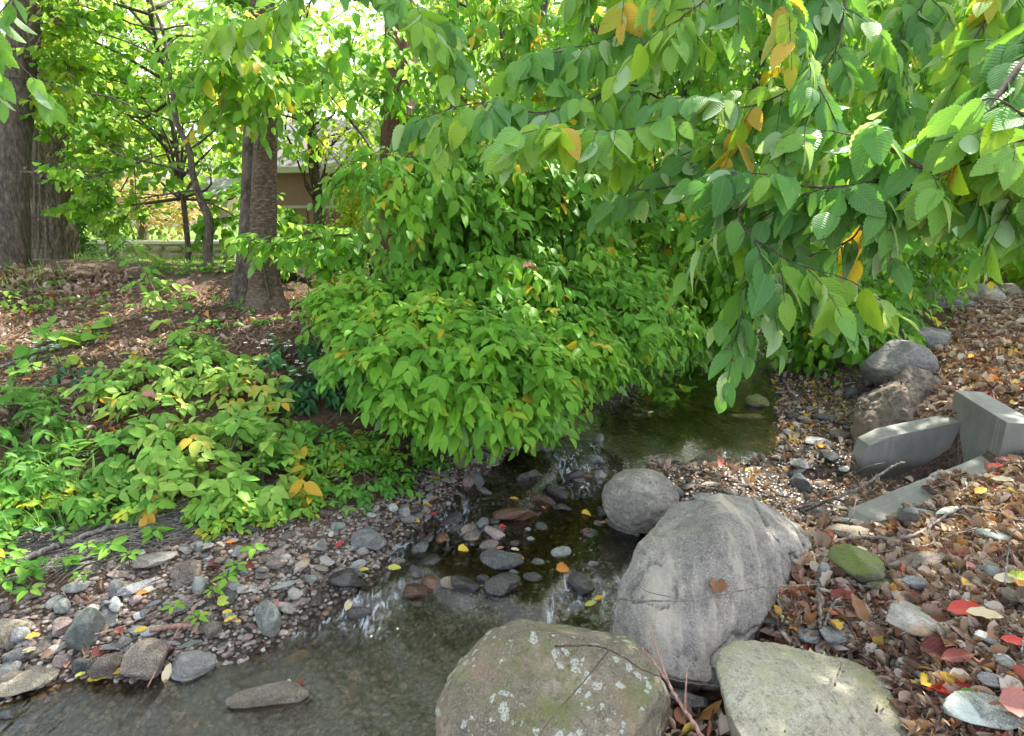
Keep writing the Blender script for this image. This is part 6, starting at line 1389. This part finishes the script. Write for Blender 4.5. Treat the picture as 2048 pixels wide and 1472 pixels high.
for a in [
 (1920,1232,.115,'red','bright red leaf, largest on the right bank',T_DRYF,0), (1205,1403,.065,'lime','lime yellow leaf lying on the foot of the lichen boulder',T_DRYF,10),
 (1793,1222,.07,'orange','orange leaf standing upright behind the quartz rock',T_DRYF,80),
 (1955,986,.09,'yellow','golden leaf above the smooth grey green stone',T_DRYF,25), (1803,1032,.08,'orange','orange red leaf propped against the kerb',T_LOBE,60),
 (1848,1378,.06,'yellow','pale yellow crumpled leaf right of the olive boulder',T_LOBE,20), (1888,1402,.12,'red','large dusky red leaf at the lower right',T_LOBE,120),
 (1985,1440,.08,'brown','smooth brown leaf on the lower right slab',T_DRYF,5), (2015,1165,.08,'lime','green yellow leaf near the right edge',T_LOBE,100),
 (2003,1170,.08,'cream','cream leaf lying over the green yellow leaf',T_DRYF,-10), (1925,1176,.05,'yellow','small yellow leaf right of the long brown rock',T_LOBE,30),
 (1940,1146,.06,'pink','pink leaf above the small yellow leaf',T_LOBE,10), (2044,1190,.09,'orange','vivid orange leaf cut by the right edge',T_DRYF,100),
 (1912,1136,.06,'yellow','yellow leaf lying on the blue pebble',T_DRYF,5), (2000,963,.09,'cream','pale leaf above the golden leaf',T_DRYF,-20),
 (1985,935,.09,'red','dark red leaf beside the concrete head wall',T_DRYF,10), (2000,920,.08,'maroon','wine red leaf under the concrete head wall',T_DRYF,-5),
 (2020,1300,.07,'red','red and yellow leaf at the right edge',T_DRYF,-30), (1955,1405,.05,'yellow','yellow leaf at the lower right slab',T_LOBE,40), (1925,1402,.05,'green','bright green leaf at the lower right',T_DRYF,5),
 (2030,1430,.10,'pink','frilled pink leaf in the lower right corner',T_LOBE,-20), (1590,1160,.09,'pink','tan pink leaf hanging on the right of the largest boulder',T_DRYF,80),
 (1530,1190,.08,'maroon','dark red curled leaf at the right foot of the largest boulder',T_LOBE,60), (1645,1085,.09,'brown','orange brown curled leaf behind the largest boulder',T_LOBE,70),
 (1680,1200,.09,'maroon','wine red leaf below the green mossy boulder',T_DRYF,-20), (1710,1230,.12,'brown','rusty rolled leaf hanging down left of the quartz rock',T_DRYF,95),
 (1870,1320,.10,'maroon','purple leaf right below the quartz rock',T_LOBE,-30), (1905,1330,.10,'maroon','long purple grey leaf near the right bank centre',T_DRYF,5), (1880,1290,.09,'brown','brown folded leaf on the quartz rock',T_LOBE,60),
 (1960,1245,.10,'cream','ribbed tan leaf at the tip of the bright red leaf',T_DRYF,-25), (1715,1105,.06,'cream','ribbed tan leaf below the kerb end',T_DRYF,-20), (1880,1060,.05,'cream','upright ribbed tan leaf below the kerb',T_DRYF,80),
 (200,1365,.085,'yellow','long yellow leaf at the lower left waterline',T_DRYF,12), (240,1352,.055,'yellow','yellow leaf floating beside the long yellow leaf',T_DRYF,12), (338,1362,.075,'cream','white upright leaf at the foot of the brown stone',T_DRYF,95),
 (380,1383,.045,'lime','pale leaf floating below the mottled stone',T_DRYF,0), (284,1268,.055,'yellow','yellow leaf at the left end of the driftwood',T_DRYF,20), (68,1281,.06,'yellow','yellow leaf lying on the blue stone at left',T_DRYF,15),
 (456,1232,.045,'yellow','upper yellow leaf right of the round brown stone',T_DRYF,10), (462,1247,.055,'yellow','long yellow leaf right of the round brown stone',T_DRYF,40), (478,1251,.03,'yellow','small yellow leaf by the dark wet stone',T_DRYF,0),
 (285,1194,.055,'orange','bright orange red leaf under the long slate slab',T_DRYF,5), (376,1165,.05,'orange','orange leaf above the pale green lumpy stone',T_DRYF,10), (335,1310,.07,'red','red leaf tucked between the two big wet edge stones',T_LOBE,80),
 (205,1315,.07,'maroon','wine red leaf under the flat slate stone',T_LOBE,45), (137,1337,.06,'pink','pink leaf below the purple pink stone',T_DRYF,-60), (62,1310,.06,'cream','pale curved leaf right of the blue grey flat stone',T_DRYF,15),
 (163,1358,.04,'lime','pale round leaf below the dark grey stones',T_DRYF,20), (530,1148,.035,'yellow','small yellow leaf near the rosy stone',T_LOBE,0), (503,1140,.07,'maroon','dull red leaf beside the rosy stone',T_DRYF,-30),
 (430,1135,.06,'maroon','purple leaf right of the brown flat stone',T_LOBE,-10), (433,1183,.04,'cream','pale orange leaf near the star shaped seedling',T_DRYF,100), (450,1210,.06,'lime','lime leaf near the round brown stone',T_LOBE,10),
 (560,1220,.06,'pink','crimson pink leaf at the gravel tip',T_LOBE,40), (680,1096,.055,'red','orange red leaf left of the block shaped stone',T_DRYF,60), (436,1063,.06,'orange','orange leaf under the creeping weeds',T_DRYF,40),
 (463,1092,.05,'orange','orange red leaf among the pebbles',T_DRYF,0), (540,1058,.04,'yellow','yellow leaf right of the orange one in the weeds',T_LOBE,0), (855,1017,.055,'yellow','pale yellow leaf at the mud edge',T_LOBE,15),
 (868,1034,.04,'red','scarlet leaf at the water edge of the mud',T_DRYF,0), (812,965,.055,'yellow','flat yellow leaf on the mud below the herbs',T_DRYF,5), (873,963,.05,'orange','orange yellow leaf right of the flat yellow leaf',T_DRYF,5),
 (833,1048,.04,'yellow','small yellow leaf at the waterline of the mud',T_LOBE,0), (729,1147,.05,'lime','lime leaf floating beside the wet jagged rock',T_DRYF,0), (790,1150,.075,'lime','pale curled leaf caught in the stream',T_DRYF,-10),
 (697,1222,.075,'cream','cream leaf stuck against the amber stone',T_DRYF,85), (585,1440,.05,'cream','pale yellow leaf on the slab at the bottom edge',T_DRYF,100), (608,1442,.055,'maroon','maroon leaf on the slab at the bottom edge',T_DRYF,90),
 (1090,1044,.05,'orange','golden leaf on the wet stone right of the brown slab',T_LOBE,80), (1028,1036,.06,'yellow','yellow leaf on the reddish brown slab',T_DRYF,-25), (1007,1092,.05,'red','red leaf floating below the reddish brown slab',T_LOBE,20),
 (928,1138,.06,'yellow','tattered yellow leaf in midstream',T_LOBE,0), (1000,1135,.045,'pink','pink leaf on the dark wedge rock',T_DRYF,10), (1030,1138,.05,'cream','cream leaf on the dark wedge rock',T_DRYF,-30), (1042,1158,.03,'yellow','small yellow leaf on the dark wedge rock',T_LOBE,0),
 (1172,1060,.06,'yellow','yellow brown leaf left of the rounded grey boulder',T_LOBE,-10), (1205,1080,.05,'pink','pink leaf on the black slab left of the largest boulder',T_DRYF,10), (1125,1185,.07,'orange','orange leaf on top of the small cascade',T_LOBE,0),
 (1180,1235,.06,'lime','lime leaf floating at the foot of the largest boulder',T_DRYF,20), (1196,1224,.05,'yellow','yellow leaf floating at the foot of the largest boulder',T_DRYF,20),
 (1340,1410,.06,'orange','orange leaf between the foreground boulders',T_LOBE,10),(1140,1413,.06,'maroon','dark red leaf at the right flank of the lichen boulder',T_DRYF,60),(1300,1400,.06,'pink','pinkish leaf between the foreground boulders',T_DRYF,30),
 (1220,1455,.09,'maroon','mauve toothed leaf at the bottom edge',T_LOBE,20),(1480,1440,.07,'brown','brown leaf at the left foot of the olive boulder',T_DRYF,30),
 (1850,712,.09,'red','red leaf at the path edge behind the grey boulder',T_LOBE,10),(1945,720,.09,'yellow','yellow leaf in the path carpet above the outlet',T_LOBE,0),(2035,775,.08,'yellow','yellow leaf on the path near the right edge',T_LOBE,0),
 (2025,812,.05,'yellow','yellow leaf on top of the head wall',T_LOBE,0),(1990,808,.06,'orange','orange leaf beside the one on the head wall',T_LOBE,0),(1963,735,.09,'orange','orange leaf in the path carpet',T_LOBE,40),
 (1848,660,.09,'yellow','yellow leaf before the long low grey boulder',T_DRYF,10),(210,632,.07,'yellow','golden leaf on the bank under the leaning shoot',T_DRYF,20),(55,765,.06,'orange','orange leaf on the bank at the left',T_DRYF,10),
 (45,612,.08,'cream','whitish leaf on the bank at far left',T_LOBE,10),(20,970,.10,'yellow','big yellow leaf in the herbs at the left edge',T_DRYF,10),(45,920,.05,'orange','orange leaf in the herbs at the left edge',T_DRYF,10),(165,1010,.07,'maroon','dark red leaf in the grass at the left',T_DRYF,20),
]:
    px, py, s, c, l, tm, yw = a; fleaf(px, py, s, c, l, tm, None, yw, stand=.5 if 'upright' in l or 'hanging down' in l else 0)
fleaf(1436, 1168, .075, 'brown', 'brown curled leaf stuck on the face of the largest boulder', T_LOBE, 2.13, 70, .5)
fleaf(298, 792, .09, 'pink', 'crumpled reddish dead leaf lying on the low shrub', T_LOBE, ground(298, 792)[1]-.22, 10, .1)
fleaf(1062, 535, .11, 'brown', 'curled brown dead leaf caught in the top of the big bush', T_LOBE, 3.9, 10, .1)
fleaf(748, 716, .07, 'orange', 'orange leaf caught in the left part of the big bush', T_LOBE, 3.4, 10, .1)
fleaf(1300, 850, .05, 'cream', 'pale leaf near the smooth brown stone in the pool', T_DRYF, None, 10, .1)

# ------------------------------------------------------------------ fallen branches and twigs
def branch(pts, r, label, mat='deadwood', kids=(), name='fallen_branch', lift=.03):
    P = []
    for p in pts:
        if len(p) == 3: P.append(at(*p))
        else:
            q, d = ground(*p); P.append(q+UP*lift)
    tb = Bag(); q = smooth_path(P, 9*len(P)); q = q+rng.normal(0, r*.25, q.shape); tube(tb, q, np.linspace(r, r*.45, len(q)), 8, rough=.2)
    for (t, pp, rr) in kids:
        s = q[int(t*(len(q)-1))]; e = []
        for p in pp:
            if len(p) == 3: e.append(at(*p))
            else: e.append(ground(*p)[0]+UP*lift)
        kq = smooth_path([s]+e, 12); tube(tb, kq, np.linspace(rr, rr*.4, len(kq)), 6)
    o = tb.build(name, BK[mat], origin=ground(pts[0][0], min(pts[0][1], 1471))[0]); props(o, label, 'branch', 'fallen branches and twigs')
branch([(1600,1128),(1700,1100),(1800,1100),(1850,1080),(1900,1045),(1950,1040),(2050,1068)], .011, 'long grey fallen branch crossing the right bank below the kerb', kids=[(.5, [(1860,1112),(1780,1125),(1700,1140)], .006)], lift=.06)
branch([(1620,1140),(1630,1200),(1635,1270),(1632,1295)], .010, 'thick grey twig standing in the leaves beside the largest boulder', lift=.08)
branch([(1640,1300),(1655,1250),(1680,1225)], .007, 'forked whitish twig behind the olive boulder', kids=[(.6, [(1690,1250),(1740,1290),(1800,1320)], .003)], lift=.07)
branch([(1780,1350),(1830,1375),(1865,1410),(1880,1440),(1870,1480)], .009, 'grey knobbly branch right of the olive boulder', lift=.05)
branch([(1240,1198,2.1),(1330,1202,2.05),(1400,1198,2.05),(1500,1178,2.1),(1580,1172,2.2),(1640,1168,2.3)], .0035, 'thin pale twig lying across the largest boulder', kids=[(.35, [(1300,1185,2.05),(1276,1170,2.05)], .002)])
branch([(1420,1500,1.35),(1370,1420,1.4),(1320,1340,1.45),(1283,1296,1.5)], .005, 'pink upright twig rising between the foreground boulders', 'pinktwig', kids=[(.55, [(1310,1290,1.45),(1296,1240,1.5)], .003),(.35, [(1372,1370,1.4),(1374,1338,1.42)], .003)])
branch([(1110,1292,1.6),(1190,1292,1.6),(1240,1310,1.62),(1290,1342,1.65),(1360,1362,1.7),(1440,1374,1.8)], .003, 'dark thin twig arching over the lichen boulder', 'twig', kids=[(.3, [(1170,1360,1.5),(1100,1440,1.4),(1060,1500,1.4)], .002)])
branch([(1610,1030),(1660,1000,3.1),(1720,975,3.0),(1790,930,3.0),(1812,925,3.0)], .009, 'dead branch leaning out of the water at the culvert outlet', 'deadwood', kids=[(.3, [(1560,1040),(1530,1080,2.9)], .004)])
branch([(1500,900,3.0),(1560,980,2.95),(1600,1040,2.85),(1640,1100,2.7)], .0035, 'straight thin pale stalk behind the largest boulder', 'deadwood', kids=[(.15, [(1540,930,2.95),(1600,1000,2.9)], .002)])
branch([(1660,1060),(1700,1040,2.9),(1712,1000,2.95)], .004, 'short grey twig at the kerb end', lift=.05)
branch([(1820,650),(1880,628),(1960,625),(2050,630)], .014, 'long pale stick lying along the path by the rocks', lift=.08)
branch([(720,820),(680,860),(650,890),(620,905)], .006, 'grey stick poking out left of the big bush', lift=.12)
branch([(-30,760),(40,730),(100,705)], .013, 'weathered stick on the bare bank at the left edge', lift=.04)
branch([(590,748),(650,715),(690,670),(720,660)], .005, 'pale dead twig arching beside the aster plant', lift=.15)
branch([(150,695),(250,690),(360,705)], .004, 'thin pale stem lying on the bare bank', lift=.03)
branch([(30,1140),(150,1090),(260,1055),(330,1040)], .016, 'thick grey dead vine lying above the gravel', lift=.03)
branch([(0,1175),(120,1145),(220,1110)], .010, 'second grey dead vine lower above the gravel', lift=.03)
branch([(130,1300),(230,1280),(300,1250),(400,1205),(500,1170)], .003, 'reddish thin runner crossing the gravel', 'pinktwig', lift=.05)
branch([(300,1400),(340,1320),(370,1270),(420,1210)], .003, 'thin dark red runner over the big brown stones', 'pinktwig', lift=.06)
branch([(610,1240),(640,1190),(660,1160)], .004, 'thin brown twig at the edge of the gravel tip', 'twig', lift=.03)
branch([(2010,1170,1.9),(2018,1090,2.0),(2030,1062,2.0),(2060,1060,2.0)], .003, 'thin pale upright stalk near the right edge', lift=.05)
branch([(1700,960),(1730,935,3.4),(1770,925,3.4)], .004, 'small grey twig in front of the wing wall', lift=.02)
branch([(1880,1400),(1960,1430),(2040,1460)], .004, 'thin brown twig in the lower right corner', 'twig', lift=.05)
branch([(560,540),(565,520,5.3),(555,505,5.3)], .012, 'pale bare root stub right of the cherry tree', lift=.05)
branch([(680,560),(690,590),(700,570,5.0)], .012, 'bleached dead stick left of the reddish tree', lift=.1)
branch([(437,548),(445,530,6.5),(452,520,6.5)], .018, 'short grey stump leaning on the bank crest', lift=.03)
for k, p in enumerate(world_scatter(26, POLY_RB)):
    a = rng.uniform(0, 6.28); l = rng.uniform(.12, .34); dv = np.array([math.cos(a), math.sin(a), 0]); q = p+dv*np.linspace(0, l, 7)[:, None]+np.cumsum(rng.normal(0, .008, (7, 3)), 0)
    q[:, 2] = hgt(q[:, 0], q[:, 1])+.055+rng.random()*.02; tb = Bag(); tube(tb, smooth_path(q, 18), np.linspace(.0035, .0015, len(smooth_path(q, 18))), 5, rough=.2)
    e = q[3]+np.array([-dv[1], dv[0], .1])*l*.35+dv*.03; tube(tb, smooth_path([q[3], (q[3]+e)/2+dv*.01, e], 6), .0016, 4)
    o = tb.build('twig', BK['deadwood' if k % 3 else 'twig'], origin=p); props(o, ('thin grey' if k % 3 else 'thin dark')+' forked twig lying loose on the dead leaves of the right bank', 'twig', 'loose twigs on the right bank')
# driftwood slat
sl = Bag(); q0 = ground(302, 1272)[0]+UP*.03; q1 = ground(388, 1264)[0]+UP*.035
tube(sl, smooth_path([q0, (q0+q1)/2+UP*.004, q1], 8), .011, 6, rough=.3); o = sl.build('driftwood', BK['pinktwig'], origin=q0); props(o, 'reddish weathered driftwood slat on the gravel', 'driftwood')
# fallen log on the bank crest right of the cherry
branch([(560,560),(600,560),(650,575),(700,600)], .05, 'dark mossy log lying on the bank right of the cherry tree', 'dark', name='fallen_log', lift=.02)

# ------------------------------------------------------------------ buildings beyond the bank
def box(name, p0, p1, mat, parent, bevel=0): 
    x0, y0, z0 = p0; x1, y1, z1 = p1
    return prism(name, [[(x0, y0, z0), (x0, y1, z0), (x0, y1, z1), (x0, y0, z1)], [(x1, y0, z0), (x1, y1, z0), (x1, y1, z1), (x1, y0, z1)]], mat, parent, bevel)
M_MAUVE = simple_mat('mauve_render', (.30, .185, .16), (.36, .225, .195), 3, .85, .15)
M_BOARD = simple_mat('mauve_boards', (.20, .12, .10), (.28, .17, .14), 8, .8, .3, (1, 1, .1))
M_ROOF = simple_mat('grey_shingle', (.10, .095, .10), (.18, .17, .175), 14, .9, .6)
M_TRIM = simple_mat('cream_trim', (.48, .46, .38), (.56, .54, .46), 5, .6, .05)
M_TAN = simple_mat('tan_block', (.30, .25, .17), (.38, .32, .23), 5, .9, .3)
hs = empty('house', (-3.2, 12.0, .7), 'mauve house with cream gutter and grey roof behind the cherry tree', 'house')
box('wall', (-4.3, 11.0, .8), (0.6, 15, 2.38), M_MAUVE, hs)
box('foundation', (-4.34, 10.93, .4), (0.65, 10.997, 1.12), M_TAN, hs)
box('rail', (-4.3, 10.94, 1.78), (0.6, 10.997, 1.83), M_TRIM, hs)
for i in range(21):
    x = -4.27+i*.225; box('board', (x, 10.955, 1.36), (x+.19, 10.997, 1.775), M_BOARD, hs)
box('gutter', (-4.5, 10.62, 2.36), (.9, 10.76, 2.47), M_TRIM, hs, .01)
prism('roof', [[(-4.55, 10.7, 2.47), (-4.55, 13.2, 3.55), (-4.55, 13.2, 3.47), (-4.55, 10.7, 2.385)], [(1.0, 10.7, 2.47), (1.0, 13.2, 3.55), (1.0, 13.2, 3.47), (1.0, 10.7, 2.385)]], M_ROOF, hs, 0)
h2 = empty('house', (-14, 24, 1.1), 'pinkish low house with grey roof far behind the autumn tree', 'house')
box('wall', (-19.5, 24, .9), (-11, 30, 2.35), simple_mat('pink_render', (.40, .27, .22), (.46, .32, .27), 2, .85), h2)
prism('roof', [[(-20, 23.4, 2.3), (-20, 27, 3.9), (-20, 27, 3.75), (-20, 23.4, 2.2)], [(-10.7, 23.4, 2.3), (-10.7, 27, 3.9), (-10.7, 27, 3.75), (-10.7, 23.4, 2.2)]], simple_mat('pale_roof', (.17, .16, .18), (.25, .24, .26), 9, .9, .4), h2, 0)
M_GLASS = simple_mat('dark_window_glass', (.05, .06, .07), (.08, .09, .1), 2, .1, 0)
for i in range(3):
    x = -17.5+i*2.3; w_ = box('window', (x, 23.93, 1.25), (x+1.0, 23.995, 2.0), M_TRIM, h2); box('pane', (x+.08, 23.915, 1.32), (x+.92, 23.928, 1.93), M_GLASS, h2).parent = h2
fw = empty('retaining_wall', (-6, 12.2, .8), 'low stone retaining wall between the two lawn terraces', 'wall')
M_STW = simple_mat('stone_wall', (.20, .17, .11), (.34, .30, .22), 5, .9, .8, None, .03)
box('wall', (-14, 12.05, .6), (-5.5+.0, 12.3, 1.10), M_STW, fw)
tb = Bag()
V_, F_ = ico(2)
for row in range(3):
    x = -13.9+rng.random()*.2
    while x < -5.6:
        w_ = rng.uniform(.18, .5); Vv = rock_shape(2, 6, .6, .9, .05, 0, int(rng.integers(9999)))[0]*np.array([w_/2, .07, .07])+np.array([x+w_/2, 12.04, .74+row*.135]); tb.add(Vv, F_); x += w_+.02
tb.build('facing_stones', M_STW, fw)
box('coping', (-14, 12.0, 1.10), (-5.5, 12.34, 1.16), simple_mat('coping_stone', (.36, .34, .28), (.46, .44, .38), 6, .9, .3), fw, .01)
f2 = empty('fence', (-9, 19, 1.1), 'low pale fence along the back of the upper lawn', 'fence')
M_FEN = simple_mat('pale_fence', (.42, .40, .40), (.52, .50, .50), 6, .8, .2)
box('panel', (-17, 19.0, 1.14), (-5.0, 19.08, 1.42), M_FEN, f2)
for i in range(9): box('post', (-16.9+i*1.45, 18.96, 1.1), (-16.82+i*1.45, 18.997, 1.5), M_FEN, f2)
